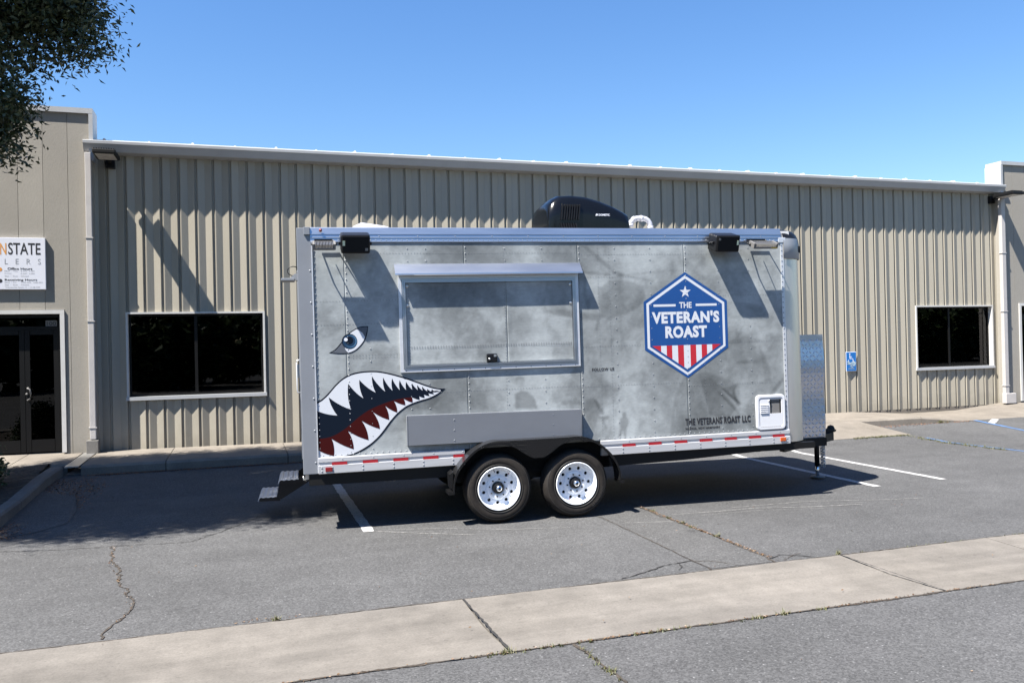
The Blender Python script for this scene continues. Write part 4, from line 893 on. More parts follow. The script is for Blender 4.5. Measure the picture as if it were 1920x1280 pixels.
MOUTH_NAVY = [(0.668,1.146),(0.704,1.129),(0.741,1.115),(0.778,1.105),(0.817,1.097),(0.856,1.092),(0.834,1.124),(0.816,1.158),(0.801,1.192),(0.789,1.229),(0.781,1.267),(0.818,1.235),(0.857,1.207),(0.897,1.182),(0.94,1.16),(0.985,1.142),(0.971,1.19),(0.962,1.239),(0.959,1.288),(0.96,1.337),(0.966,1.387),(0.989,1.354),(1.014,1.323),(1.041,1.294),(1.071,1.267),(1.103,1.243),(1.089,1.277),(1.079,1.312),(1.072,1.347),(1.069,1.384),(1.07,1.42),(1.096,1.39),(1.124,1.362),(1.153,1.336),(1.185,1.313),(1.22,1.292),(1.207,1.322),(1.198,1.353),(1.192,1.385),(1.189,1.417),(1.19,1.45),(1.209,1.416),(1.231,1.383),(1.256,1.353),(1.282,1.324),(1.311,1.297),(1.302,1.324),(1.296,1.351),(1.293,1.379),(1.293,1.406),(1.295,1.434),(1.308,1.406),(1.323,1.378),(1.34,1.352),(1.359,1.327),(1.381,1.303),(1.376,1.327),(1.373,1.351),(1.373,1.374),(1.376,1.398),(1.381,1.422),(1.391,1.396),(1.403,1.372),(1.417,1.349),(1.433,1.327),(1.45,1.306),(1.447,1.325),(1.445,1.344),(1.445,1.364),(1.448,1.382),(1.452,1.401),(1.461,1.38),(1.471,1.359),(1.483,1.34),(1.496,1.321),(1.512,1.304),(1.509,1.32),(1.508,1.336),(1.508,1.352),(1.51,1.368),(1.514,1.384),(1.523,1.366),(1.533,1.349),(1.544,1.333),(1.557,1.318),(1.571,1.303),(1.568,1.316),(1.567,1.328),(1.567,1.34),(1.568,1.353),(1.571,1.365),(1.579,1.35),(1.589,1.336),(1.6,1.323),(1.612,1.31),(1.625,1.299),(1.622,1.308),(1.62,1.318),(1.619,1.328),(1.619,1.338),(1.62,1.348),(1.629,1.335),(1.638,1.323),(1.648,1.311),(1.659,1.301),(1.671,1.291),(1.669,1.299),(1.667,1.307),(1.666,1.315),(1.666,1.324),(1.667,1.332),(1.675,1.321),(1.684,1.31),(1.694,1.3),(1.704,1.291),(1.716,1.283),(1.715,1.288),(1.714,1.292),(1.714,1.297),(1.714,1.302),(1.715,1.306),(1.722,1.3),(1.729,1.294),(1.737,1.288),(1.745,1.283),(1.753,1.279),(1.754,1.284),(1.756,1.288),(1.758,1.293),(1.76,1.297),(1.763,1.301),(1.766,1.297),(1.769,1.293),(1.772,1.289),(1.776,1.286),(1.779,1.283),(1.786,1.284),(1.793,1.285),(1.801,1.285),(1.808,1.285),(1.844,1.277),(1.828,1.274),(1.811,1.272),(1.794,1.271),(1.777,1.271),(1.76,1.272),(1.766,1.269),(1.771,1.265),(1.775,1.261),(1.779,1.257),(1.783,1.252),(1.771,1.253),(1.76,1.254),(1.748,1.257),(1.737,1.26),(1.726,1.264),(1.728,1.258),(1.731,1.253),(1.732,1.247),(1.733,1.241),(1.733,1.235),(1.722,1.238),(1.712,1.24),(1.702,1.244),(1.692,1.248),(1.682,1.253),(1.684,1.246),(1.686,1.24),(1.687,1.233),(1.687,1.227),(1.687,1.22),(1.676,1.222),(1.665,1.225),(1.655,1.229),(1.644,1.234),(1.634,1.239),(1.637,1.232),(1.638,1.225),(1.639,1.218),(1.639,1.211),(1.638,1.203),(1.623,1.207),(1.607,1.212),(1.593,1.218),(1.578,1.225),(1.564,1.232),(1.567,1.222),(1.569,1.212),(1.57,1.202),(1.57,1.191),(1.568,1.181),(1.551,1.187),(1.533,1.194),(1.517,1.203),(1.5,1.212),(1.485,1.222),(1.49,1.21),(1.494,1.198),(1.497,1.185),(1.498,1.172),(1.498,1.159),(1.475,1.165),(1.454,1.173),(1.432,1.182),(1.412,1.193),(1.391,1.204),(1.402,1.183),(1.41,1.161),(1.416,1.138),(1.419,1.115),(1.419,1.092),(1.395,1.103),(1.372,1.115),(1.349,1.129),(1.328,1.144),(1.307,1.161),(1.32,1.135),(1.329,1.109),(1.336,1.082),(1.339,1.054),(1.34,1.026),(1.307,1.039),(1.276,1.053),(1.245,1.07),(1.216,1.089),(1.188,1.109),(1.208,1.079),(1.224,1.047),(1.237,1.014),(1.246,0.98),(1.251,0.944),(1.215,0.957),(1.18,0.973),(1.146,0.99),(1.113,1.01),(1.081,1.031),(1.101,0.997),(1.117,0.96),(1.129,0.923),(1.136,0.884),(1.14,0.844),(1.099,0.859),(1.06,0.876),(1.023,0.895),(0.986,0.917),(0.95,0.941),(0.968,0.908),(0.981,0.874),(0.991,0.839),(0.997,0.803),(0.999,0.766),(0.956,0.783),(0.914,0.802),(0.874,0.824),(0.835,0.849),(0.797,0.875),(0.808,0.843),(0.814,0.811),(0.817,0.778),(0.817,0.745),(0.813,0.712),(0.783,0.721),(0.754,0.732),(0.725,0.745),(0.698,0.76),(0.671,0.777)]
MOUTH_MAROON = [(0.67,0.883),(0.687,0.883),(0.711,0.883),(0.736,0.885),(0.762,0.889),(0.788,0.894),(0.815,0.903),(0.842,0.915),(0.869,0.929),(0.894,0.944),(0.919,0.959),(0.942,0.976),(0.963,0.992),(0.983,1.008),(1.002,1.025),(1.021,1.04),(1.04,1.055),(1.059,1.069),(1.079,1.083),(1.101,1.098),(1.125,1.113),(1.148,1.126),(1.171,1.137),(1.194,1.147),(1.218,1.157),(1.243,1.167),(1.27,1.176),(1.299,1.186),(1.329,1.195),(1.36,1.204),(1.392,1.212),(1.423,1.218),(1.455,1.223),(1.485,1.227),(1.515,1.23),(1.544,1.231),(1.564,1.232),(1.567,1.222),(1.569,1.212),(1.57,1.202),(1.57,1.191),(1.568,1.181),(1.551,1.187),(1.533,1.194),(1.517,1.203),(1.5,1.212),(1.485,1.222),(1.49,1.21),(1.494,1.198),(1.497,1.185),(1.498,1.172),(1.498,1.159),(1.475,1.165),(1.454,1.173),(1.432,1.182),(1.412,1.193),(1.391,1.204),(1.402,1.183),(1.41,1.161),(1.416,1.138),(1.419,1.115),(1.419,1.092),(1.395,1.103),(1.372,1.115),(1.349,1.129),(1.328,1.144),(1.307,1.161),(1.32,1.135),(1.329,1.109),(1.336,1.082),(1.339,1.054),(1.34,1.026),(1.307,1.039),(1.276,1.053),(1.245,1.07),(1.216,1.089),(1.188,1.109),(1.208,1.079),(1.224,1.047),(1.237,1.014),(1.246,0.98),(1.251,0.944),(1.215,0.957),(1.18,0.973),(1.146,0.99),(1.113,1.01),(1.081,1.031),(1.101,0.997),(1.117,0.96),(1.129,0.923),(1.136,0.884),(1.14,0.844),(1.099,0.859),(1.06,0.876),(1.023,0.895),(0.986,0.917),(0.95,0.941),(0.968,0.908),(0.981,0.874),(0.991,0.839),(0.997,0.803),(0.999,0.766),(0.956,0.783),(0.914,0.802),(0.874,0.824),(0.835,0.849),(0.797,0.875),(0.808,0.843),(0.814,0.811),(0.817,0.778),(0.817,0.745),(0.813,0.712),(0.783,0.721),(0.754,0.732),(0.725,0.745),(0.698,0.76),(0.671,0.777)]
EYE_OUT = [(0.794,1.684),(0.809,1.691),(0.832,1.702),(0.852,1.714),(0.869,1.73),(0.884,1.747),(0.899,1.764),(0.913,1.782),(0.926,1.799),(0.941,1.817),(0.958,1.836),(0.976,1.855),(0.995,1.873),(1.016,1.887),(1.037,1.899),(1.056,1.909),(1.073,1.916),(1.087,1.921),(1.104,1.924),(1.127,1.926),(1.152,1.927),(1.169,1.927),(1.167,1.912),(1.165,1.892),(1.162,1.872),(1.158,1.854),(1.153,1.836),(1.147,1.819),(1.14,1.803),(1.132,1.789),(1.122,1.774),(1.111,1.758),(1.098,1.743),(1.085,1.729),(1.071,1.717),(1.058,1.706),(1.043,1.696),(1.027,1.687),(1.011,1.68),(0.995,1.674),(0.981,1.671),(0.967,1.669),(0.95,1.668),(0.928,1.668),(0.903,1.669),(0.877,1.671),(0.847,1.676),(0.816,1.681)]
EYE_WHITE = [(0.816,1.686),(0.827,1.69),(0.843,1.697),(0.859,1.707),(0.874,1.721),(0.89,1.739),(0.905,1.756),(0.919,1.773),(0.933,1.791),(0.947,1.809),(0.964,1.828),(0.982,1.847),(1.001,1.865),(1.021,1.879),(1.041,1.891),(1.06,1.901),(1.076,1.907),(1.091,1.912),(1.106,1.915),(1.126,1.917),(1.146,1.918),(1.161,1.919),(1.159,1.908),(1.156,1.891),(1.153,1.874),(1.148,1.858),(1.143,1.841),(1.138,1.824),(1.131,1.809),(1.124,1.794),(1.115,1.78),(1.104,1.765),(1.091,1.75),(1.078,1.736),(1.065,1.724),(1.052,1.713),(1.038,1.704),(1.023,1.696),(1.007,1.689),(0.992,1.684),(0.978,1.68),(0.964,1.678),(0.948,1.677),(0.926,1.677),(0.902,1.678),(0.878,1.679),(0.855,1.681),(0.832,1.684)]
EYE_GREY = [(0.816,1.686),(0.835,1.694),(0.859,1.707),(0.883,1.731),(0.905,1.756),(0.92,1.777),(0.931,1.786),(0.937,1.768),(0.941,1.743),(0.945,1.724),(0.951,1.708),(0.964,1.692),(0.973,1.681),(0.966,1.677),(0.948,1.677),(0.915,1.678),(0.878,1.679),(0.843,1.683)]
EYE_GREY2 = [(1.06,1.901),(1.08,1.907),(1.106,1.915),(1.137,1.92),(1.161,1.919),(1.161,1.9),(1.153,1.874),(1.146,1.844),(1.138,1.824),(1.128,1.838),(1.114,1.864),(1.086,1.885)]

def decal(name, layers, parent=None):
    root = parent
    for i, (nm, pts, w, mn) in enumerate(layers):
        b = MB(); b.poly(pts, w); o = part(nm, b, mn, root)
        me = o.data
        if me.polygons[0].normal.y > 0: me.flip_normals()
        if root is None: root = o
    return root
mouth = decal('shark_mouth', [('shark_mouth', MOUTH_OUT, -.0008, 'navy'), ('teeth', MOUTH_WHITE, -.0016, 'ink_white'), ('mouth_inside', MOUTH_NAVY, -.0024, 'navy'), ('tongue', MOUTH_MAROON, -.0032, 'maroon')])
def disc(u, v, r, n=28): return [(u+r*math.cos(2*math.pi*k/n), v+r*math.sin(2*math.pi*k/n)) for k in range(n)]
eye = decal('shark_eye', [('shark_eye', EYE_OUT, -.0008, 'navy'), ('eye_white', EYE_WHITE, -.0016, 'ink_white'), ('lid_shade', EYE_GREY, -.0020, 'ink_grey'), ('lid_shade', EYE_GREY2, -.0020, 'ink_grey'),
    ('iris', disc(.990, 1.787, .072), -.0026, 'navy'), ('iris', disc(.992, 1.785, .066), -.0030, 'iris'), ('iris', [p for p in disc(1.0, 1.787, .058)], -.0034, 'iris_light'), ('iris', disc(.993, 1.789, .052), -.0038, 'iris'), ('pupil', disc(.987, 1.795, .038), -.0042, 'navy'), ('glint', disc(.956, 1.805, .0175, 14), -.0046, 'sign_white')])
def hexa(hw, t, bt, s1, s0, c=4.463): return [(c, t), (c+hw, s1), (c+hw, s0), (c, bt), (c-hw, s0), (c-hw, s1)]
badge = decal('hexagon_badge', [('hexagon_badge', hexa(.473, 2.410, 1.302, 2.106, 1.608), -.0008, 'blue'), ('badge_border', hexa(.443, 2.376, 1.330, 2.088, 1.626), -.0014, 'ink_white'), ('badge_field', hexa(.415, 2.342, 1.362, 2.073, 1.639), -.0020, 'blue')])
def stripe(u0, u1):
    def low(u): return 1.646+(1.394-1.646)*(u-4.072)/(4.459-4.072) if u < 4.459 else 1.394+(1.648-1.394)*(u-4.459)/(4.853-4.459)
    P = [(u0, 1.647), (u1, 1.647), (u1, low(u1))]+([(4.459, 1.394)] if u0 < 4.459 < u1 else [])+[(u0, low(u0))]
    out = []
    for p in P:
        if not out or abs(p[0]-out[-1][0])+abs(p[1]-out[-1][1]) > 1e-3: out.append(p)
    return out
SB = [4.074, 4.169, 4.231, 4.293, 4.358, 4.425, 4.499, 4.565, 4.628, 4.690, 4.750, 4.851]
for i in range(11): decal('x', [('stripe', stripe(SB[i], SB[i+1]), -.0026, 'red' if i % 2 == 0 else 'ink_white')], badge)
star = [(4.460+(.066 if k % 2 == 0 else .026)*math.sin(k*math.pi/5), 2.203+(.066 if k % 2 == 0 else .026)*math.cos(k*math.pi/5)) for k in range(10)]
decal('x', [('star', star, -.0026, 'ink_white'), ('bar', [(4.098, 2.053), (4.347, 2.053), (4.347, 2.077), (4.098, 2.077)], -.0026, 'ink_white')], badge); decal('x', [('bar', [(4.575, 2.053), (4.817, 2.053), (4.817, 2.077), (4.575, 2.077)], -.0026, 'ink_white')], badge)
def lettering(body, u0, u1, v0, v1, mn, w=-.003, parent=None, **k):
    b = MB(); vs, fs = text_mesh(body, u0, u1, v0, v1, w, **k); b.add(vs, fs); return part('lettering', b, mn, parent, False)
lettering('THE', 4.387, 4.529, 2.034, 2.097, 'ink_white', parent=badge, bold=.03); lettering("VETERAN'S", 4.076, 4.842, 1.876, 2.003, 'ink_white', parent=badge, bold=.050, spacing=1.10); lettering('ROAST', 4.221, 4.695, 1.723, 1.850, 'ink_white', parent=badge, bold=.050, spacing=1.10)
lettering('THE VETERANS ROAST LLC', 4.417, 5.172, .806, .878, 'ink_black', -.0015, bold=.038, spacing=1.12); lettering('NASHUA, NEW HAMPSHIRE', 4.417, 4.812, .755, .784, 'ink_black', -.0015, bold=.03, spacing=1.15)
lettering('FOLLOW US', 3.406, 3.645, 1.412, 1.444, 'ink_black', -.0015, bold=.03, spacing=1.15)

# --- reflective markers along the bottom rail
for a, c in ((.792, .933), (1.079, 1.221), (1.368, 1.510), (1.655, 1.802), (1.948, 2.055), (3.703, 3.844), (3.991, 4.132), (4.279, 4.421), (4.566, 4.708), (4.854, 4.993), (5.137, 5.277), (5.421, 5.559)):
    b = MB(); b.box((a, -.0225, .609), (c, -.018, .655)); part('reflector', b, 'reflector')
b = MB(); b.box((.731, -.036, .572), (.796, -.024, .613), bev=.004); part('marker_lamp', b, 'redlens')
b = MB(); b.box((5.505, -.036, .582), (5.570, -.024, .622), bev=.004); part('marker_lamp', b, 'amber')
b = MB(); b.lathe([(0, -.034), (.012, -.030), (.015, -.022)], 12, c=(.752, 0, 2.838)); part('marker_lamp', b, 'redlens')

# --- tandem fender
half = [(.30, .780), (.448, .779), (.591, .730), (.720, .629), (.807, .520), (.845, .400), (.851, .300)]
cu = 2.757
def smooth_half(H, n=5):
    P = [np.array(p) for p in H]; out = []
    for i in range(len(P)-1):
        p0 = P[max(i-1, 0)]; p1 = P[i]; p2 = P[i+1]; p3 = P[min(i+2, len(P)-1)]
        for t in np.arange(n)/n: out.append(tuple(.5*((2*p1)+(-p0+p2)*t+(2*p0-5*p1+4*p2-p3)*t*t+(-p0+3*p1-3*p2+p3)*t**3)))
    return out+[tuple(P[-1])]
hs = smooth_half(half)
OUT = [(cu-d, v) for d, v in hs[::-1]]+[(cu+d, v) for d, v in hs]
inn = smooth_half([(0, .600), (.055, .601), (.132, .642), (.240, .713), (.370, .748), (.500, .735), (.606, .699), (.710, .608), (.795, .500), (.832, .395), (.837, .300)])
INN = [(cu-d, v) for d, v in inn[::-1]][:-1]+[(cu+d, v) for d, v in inn]
b = MB(); b.prism(OUT+INN[::-1], -.204, -.198); fen = part('fender', b, 'fender')
b = MB(); n = len(OUT); vs = [(u, w, v+.0015) for w in (-.2045, 0) for u, v in OUT]
b.add(vs, [(i, i+1, n+i+1, n+i) for i in range(n-1)], 0, True); part('fender_top', b, 'fender_top', fen)
b = MB(); b.box((1.862, -.206, .300), (1.910, -.02, .330)); b.box((3.602, -.206, .295), (3.640, -.02, .325)); b.prism([(1.885, .36), (1.905, .36), (1.915, .52), (1.880, .49)], -.19, -.03); part('fender_foot', b, 'fender', fen)
# small raised lugs on the tread plate
def lug(B, c, a, L, wd, h, plane='uv', sgn=-1):
    ca, sa = math.cos(a), math.sin(a); P = [(L*ca, L*sa), (-wd*sa, wd*ca), (-L*ca, -L*sa), (wd*sa, -wd*ca)]
    if plane == 'uv': vs = [(c[0]+p, c[1], c[2]+q) for p, q in P]+[(c[0]+.4*L*ca, c[1]+sgn*h, c[2]+.4*L*sa), (c[0]-.4*L*ca, c[1]+sgn*h, c[2]-.4*L*sa)]
    B.add(vs, [(0, 1, 4), (1, 2, 5, 4), (2, 3, 5), (3, 0, 4, 5)])
def inside(P, u, v): return bool(inpoly(np.array([u]), np.array([v]), P)[0])
b = MB(); FP = OUT+INN[::-1]; i = 0
for v in np.arange(.31, .78, .020):
    for u in np.arange(1.91, 3.62, .020):
        i += 1
        if inside(FP, u, v) and inside(FP, u-.011, v) and inside(FP, u+.011, v): lug(b, (u, -.2042, v), R(45 if (int(round(u/.02))+int(round(v/.02))) % 2 else -45), .0085, .0022, .0010)
part('fender_lugs', b, 'fender', fen)['kind'] = 'stuff'

# --- wheels
RT = .334
tyre_prof = [(.205, -.128), (.214, -.150), (.232, -.168), (.262, -.173), (.287, -.171), (.306, -.162), (.322, -.146), (.3325, -.124), (.334, -.100), (.334, -.094), (.326, -.093), (.326, -.087), (.334, -.086), (.335, -.062), (.327, -.061), (.327, -.055), (.335, -.054), (.334, -.030), (.326, -.029), (.326, -.023), (.334, -.022), (.332, .004), (.322, .026), (.29, .05), (.24, .048), (.205, .02)]
def tread_mod(j, k, r, h):
    if j in (7, 8, 9, 12, 13, 16, 17, 20, 21) and k % 2 == 0: r -= .0045
    if j == 6 and k % 2 == 0: r -= .003; h += .003
    return r, h
b = MB(); b.lathe(tyre_prof, 144, closed=True, mod=tread_mod); tyre_me = b.mesh('tyre', ['rubber']); fix_normals(tyre_me)
b = MB()
for r in (.232, .298):  # moulded rings
    b.lathe([(r-.003, -.170), (r, -.1755), (r+.003, -.170)] if r < .25 else [(r-.002, -.166), (r, -.1695), (r+.002, -.164)], 72)
def arc_text(B, body, a_mid, span, r, h, w):
    vs, fs = text_mesh(body, -.5, .5, 0, 1, 0, bold=.015); out = []
    for x, y, z in vs:
        a = R(a_mid)-x*R(span); rr = r+z*h; out.append((rr*math.cos(a), w, rr*math.sin(a)))
    B.add(out, fs)
arc_text(b, 'SONORAN ST', 57, 48, .262, .022, -.1755); ringt_me = b.mesh('sidewall_lettering', ['rubber_mark'])
# rim with ten hand holes
b = MB(); b.lathe([(.208, -.150), (.2125, -.166), (.211, -.172), (.205, -.174), (.200, -.168), (.196, -.150), (.190, -.128), (.183, -.112), (.174, -.106)], 64)
b.lathe([(.205, .02), (.19, .0), (.185, -.10), (.182, -.11)], 48)
NH = 10
for k in range(NH):
    a0 = 2*math.pi*(k+.5)/NH; ds = math.pi/NH; cx = .146
    C = []; E_ = []
    for j in range(16):
        t = 2*math.pi*j/16; C.append((cx+.0165*math.cos(t), .0165*math.sin(t)))
    # matching points on the sector edge (r from .118 to .174)
    for j in range(16):
        t = 2*math.pi*j/16; c, s = math.cos(t), math.sin(t); q = 1/max(abs(c), abs(s))
        rr = .146+.028*c*q; aa = ds*s*q; E_.append((rr, aa))
    vs = []
    for r, y in C:  vs.append((r*math.cos(a0)-y*math.sin(a0), -.101, r*math.sin(a0)+y*math.cos(a0)))
    for r, aa in E_:
        h = -.106 if r > .16 else (-.100 if r > .13 else -.098); vs.append((r*math.cos(a0+aa), h, r*math.sin(a0+aa)))
    for r, y in C: vs.append((r*math.cos(a0)-y*math.sin(a0), -.080, r*math.sin(a0)+y*math.cos(a0)))
    fs = [(j, (j+1) % 16, 16+(j+1) % 16, 16+j) for j in range(16)]+[(j, 32+j, 32+(j+1) % 16, (j+1) % 16) for j in range(16)]
    b.add(vs, fs, 0, False)
b.lathe([(.118, -.098), (.112, -.110), (.104, -.114), (.070, -.114), (.060, -.108), (.055, -.10)], 48)
rim_me = b.mesh('rim', ['wheelwhite']); fix_normals(rim_me)
b = MB(); b.lathe([(.19, -.07), (.0, -.07)], 32); drum_me = b.mesh('drum', ['dark'])
b = MB(); b.lathe([(.056, -.09), (.056, -.128), (.048, -.136), (.030, -.138)], 32); hub_me = b.mesh('hub', ['black']); fix_normals(hub_me)
b = MB(); b.lathe([(.029, -.136), (.029, -.168), (.022, -.180), (.012, -.184)], 24); b.lathe([(.012, -.1838), (.010, -.181), (0, -.181)], 16, mi=1); cap_me = b.mesh('hub_cap', ['chrome', 'black']); fix_normals(cap_me)
b = MB(); b.lathe([(.0, -.132), (.006, -.131), (.0075, -.124), (.008, -.112)], 8); nut_me = b.mesh('lug_nut', ['black']); fix_normals(nut_me)
b = MB(); b.tube([(.150, -.112, .095), (.135, -.150, .088)], .004, 6); valve_me = b.mesh('valve', ['black'])
b = MB(); b.prism([(.150, -.060), (.176, -.072), (.178, -.066), (.152, -.054)], -.1075, -.107); wl_me = b.mesh('rim_label', ['red'])
def wheel(u, w, v, rot, far=False):
    e = bpy.data.objects.new('wheel', None); COL.objects.link(e); e.parent = tr; e.location = (u-U0, w-W0, v); e.rotation_euler = (0, rot, math.pi if far else 0)
    for nm, me in (('tyre', tyre_me), ('sidewall_lettering', ringt_me), ('rim', rim_me), ('drum', drum_me), ('hub', hub_me), ('hub_cap', cap_me), ('valve', valve_me), ('rim_label', wl_me)):
        o = bpy.data.objects.new(nm, me); COL.objects.link(o); o.parent = e
    for k in range(8):
        a = 2*math.pi*k/8+.2; o = bpy.data.objects.new('lug_nut', nut_me); COL.objects.link(o); o.parent = e; o.location = (.084*math.cos(a), 0, .084*math.sin(a))
WV = .322
wheel(2.363, 0., WV, R(-70)); wheel(3.150, 0., WV-.006, R(90)); wheel(2.363, DEP, WV, 0, True); wheel(3.150, DEP, WV-.006, 1, True)
b = MB()
for u in (2.363, 3.150): b.tube([(u, -.05, WV), (u, DEP+.05, WV)], .04, 12)
b.box((2.0, .10, .36), (3.5, .16, .44)); b.box((2.0, DEP-.16, .36), (3.5, DEP-.10, .44)); part('axle', b, 'blackmetal')
b = MB(); b.box((1.95, .012, .43), (3.56, .25, .74)); part('wheel_well', b, 'dark')

# --- chassis, tongue, nose box, jack
b = MB(); pr = [(UA+.05, .549), (UA+.05, .445), (3.55, .432), (4.4, .448), (5.26, .482), (5.95, .482), (5.95, .549)]
b.prism(pr, .012, .07); b.prism(pr, DEP-.07, DEP-.012)
for u in np.arange(1.0, 5.6, .61): b.box((u, .075, .47), (u+.05, DEP-.075, .545))
part('chassis', b, 'blackmetal')
b = MB(); b.box((UA+.05, .02, .5495), (UC+.1, DEP-.02, .60)); part('floor', b, 'dark')
b = MB(); b.prism([(5.75, .30), (6.86, .99), (6.86, 1.055), (5.75, .40)], .410, .505, 'z'); b.prism([(5.75, 1.78), (6.86, 1.09), (6.86, 1.025), (5.75, 1.68)], .408, .503, 'z'); b.box((5.93, .585, .412), (6.485, 1.50, .506)); part('tongue', b, 'blackmetal')
b = MB(); b.box((6.72, .99, .47), (6.85, 1.09, .55), bev=.01); b.lathe([(0, .085), (.035, .072), (.05, .035), (.05, 0)], 16, c=(6.855, 1.04, .51), axis='z'); b.prism([(6.80, .535), (6.92, .535), (6.915, .515), (6.80, .48)], 1.02, 1.06); part('coupler', b, 'blackmetal')
# diamond plate box on the tongue
def bow(v): return -.010*math.sin(math.pi*(v-.508)/1.22)-.010*math.sin((v-.5)*9.5)
b = MB(); N = 16; vs = []
for k in range(N+1):
    v = .508+(1.716-.508)*k/N
    vs += [(5.97, .615+bow(v), v), (6.488+.012*k/N, .615+bow(v), v), (6.488+.012*k/N, 1.47, v), (5.97, 1.47, v)]
fs = []
for k in range(N):
    for j in range(4): fs.append((k*4+j, k*4+(j+1) % 4, (k+1)*4+(j+1) % 4, (k+1)*4+j))
fs += [(3, 2, 1, 0), (N*4, N*4+1, N*4+2, N*4+3)]
b.add(vs, fs, 0, True); nb = part('tongue_box', b, 'tread')
for p in nb.data.polygons: p.use_smooth = False
b = MB(); i = 0
for v in np.arange(.540, 1.69, .046):
    for u in np.arange(6.000, 6.478, .046):
        lug(b, (u, .6160+bow(v), v), R(45 if (int(round((u-6.0)/.046))+int(round((v-.54)/.046))) % 2 else -45), .028, .0085, .0085)
part('box_lugs', b, 'tread', nb)['kind'] = 'stuff'
b = MB(); b.box((5.965, .605, 1.7165), (6.10, 1.48, 1.742)); part('box_lid', b, 'greypaint', nb)
b = MB(); b.tube([(6.650, 1.04, .52), (6.650, 1.04, .10)], .030, 14); jk = part('jack', b, 'blackmetal')
b = MB(); b.tube([(6.650, 1.04, .12), (6.650, 1.04, -.022)], .022, 12); part('jack_tube', b, 'chrome', jk)
b = MB(); b.lathe([(.0, .012), (.03, .010), (.085, .002), (.088, -.006), (0, -.006)], 20, c=(6.650, 1.04, -.026), axis='z'); part('jack_foot', b, 'mesh_grey', jk)
def chain_mesh(name, path):
    b = MB(); L = .030
    for i in range(len(path)-1):
        p = Vector(path[i]); q = Vector(path[i+1]); d = (q-p).normalized(); c = (p+q)/2
        a = Vector((0, 1, 0)) if i % 2 else Vector((1, 0, 0)); a = (a-d*a.dot(d)).normalized()
        ring = []
        for k in range(10):
            t = 2*math.pi*k/10; ring.append(c+d*(.028*math.cos(t))+a*(.016*math.sin(t)))
        b.tube(ring, .0042, 5, closed=True)
    part(name, b, 'chain')
for u, w in ((6.715, .98), (6.755, 1.08)):
    pts = []
    for k in range(23):
        t = k/22; s = math.sin(math.pi*t)
        pts.append((u-.016+.034*t, w+.03*t, .415-.36*(1-abs(2*t-1)**1.5)*.93))
    P = [pts[0]]; acc = 0      # even spacing
    path = [Vector(p) for p in pts]; step = .036; out = [path[0]]; cur = path[0]; i = 1
    while i < len(path):
        d = (path[i]-cur).length
        if d >= step: cur = cur+(path[i]-cur)*step/d; out.append(cur)
        else: i += 1
    chain_mesh('safety_chain', [tuple(p) for p in out])

# --- fold-out steps at the rear
def step(u0, u1, v, w0, w1):
    b = MB(); pr = []
    N = 24; vs = []; fs = []
    for i in range(N+1):
        u = u0+(u1-u0)*i/N; t = i/N
        z = v-.035*(1-min(1, t/.12))**2+.005*(1 if int(t*8) % 2 else 0)
        vs += [(u, w0, z), (u, w1, z), (u, w0, z-.012), (u, w1, z-.012)]
    for i in range(N):
        o = i*4; fs += [(o, o+4, o+5, o+1), (o+2, o+3, o+7, o+6), (o, o+2, o+6, o+4), (o+1, o+5, o+7, o+3)]
    fs += [(0, 1, 3, 2), (N*4, N*4+2, N*4+3, N*4+1)]
    b.add(vs, fs); return part('step', b, 'alu')
s1 = step(.075, .262, .255, .72, 1.30); s2 = step(.275, .475, .420, .70, 1.28)
for s, (u0, u1, v, w0, w1) in ((s1, (.078, .262, .25, .722, 1.298)), (s2, (.278, .475, .415, .702, 1.278))):
    b = MB()
    for w in (w0, w1-.006): b.prism([(u0+.01, v-.005), (u1+.03, v-.005), (u1+.03, v-.045), (u0+.02, v-.040)], w, w+.006)
    b.box((u0+.012, w0+.007, v-.040), (u0+.018, w1-.007, v-.012)); part('step_frame', b, 'black', s)
for w in (.712, 1.272):
    b = MB(); b.prism([(.255, .24), (.30, .22), (.44, .30), (.60, .395), (.60, .50), (.46, .41), (.30, .395)], w, w+.008); part('step_bracket', b, 'black')
b = MB(); b.box((.545, .05, .50), (.58, .10, .552)); b.tube([(.53, .06, .53), (.53, .06, .50), (.56, .06, .49)], .008, 6); part('hitch_bracket', b, 'steel')
# rear lamp with its loop of cable, grab handle
b = MB(); b.box((.375, .20, 2.385), (.50, .42, 2.410), bev=.005); b.prism([(.45, 2.41), (.528, 2.39), (.528, 2.46), (.50, 2.455)], .27, .36); pl = part('rear_lamp', b, 'greypaint')
b = MB(); b.tube([(.525, .30, 2.47)]+[(.50+.055*math.cos(R(a))-.01, .30, 2.485+.045*math.sin(R(a))) for a in range(-40, -330, -25)], .005, 6); part('cable', b, 'black', pl)
b = MB(); b.tube([(.528, .12, 1.315), (.500, .12, 1.320), (.496, .12, 1.34), (.496, .12, 1.60), (.500, .12, 1.622), (.528, .12, 1.628)], .006, 8); part('grab_handle', b, 'alu')

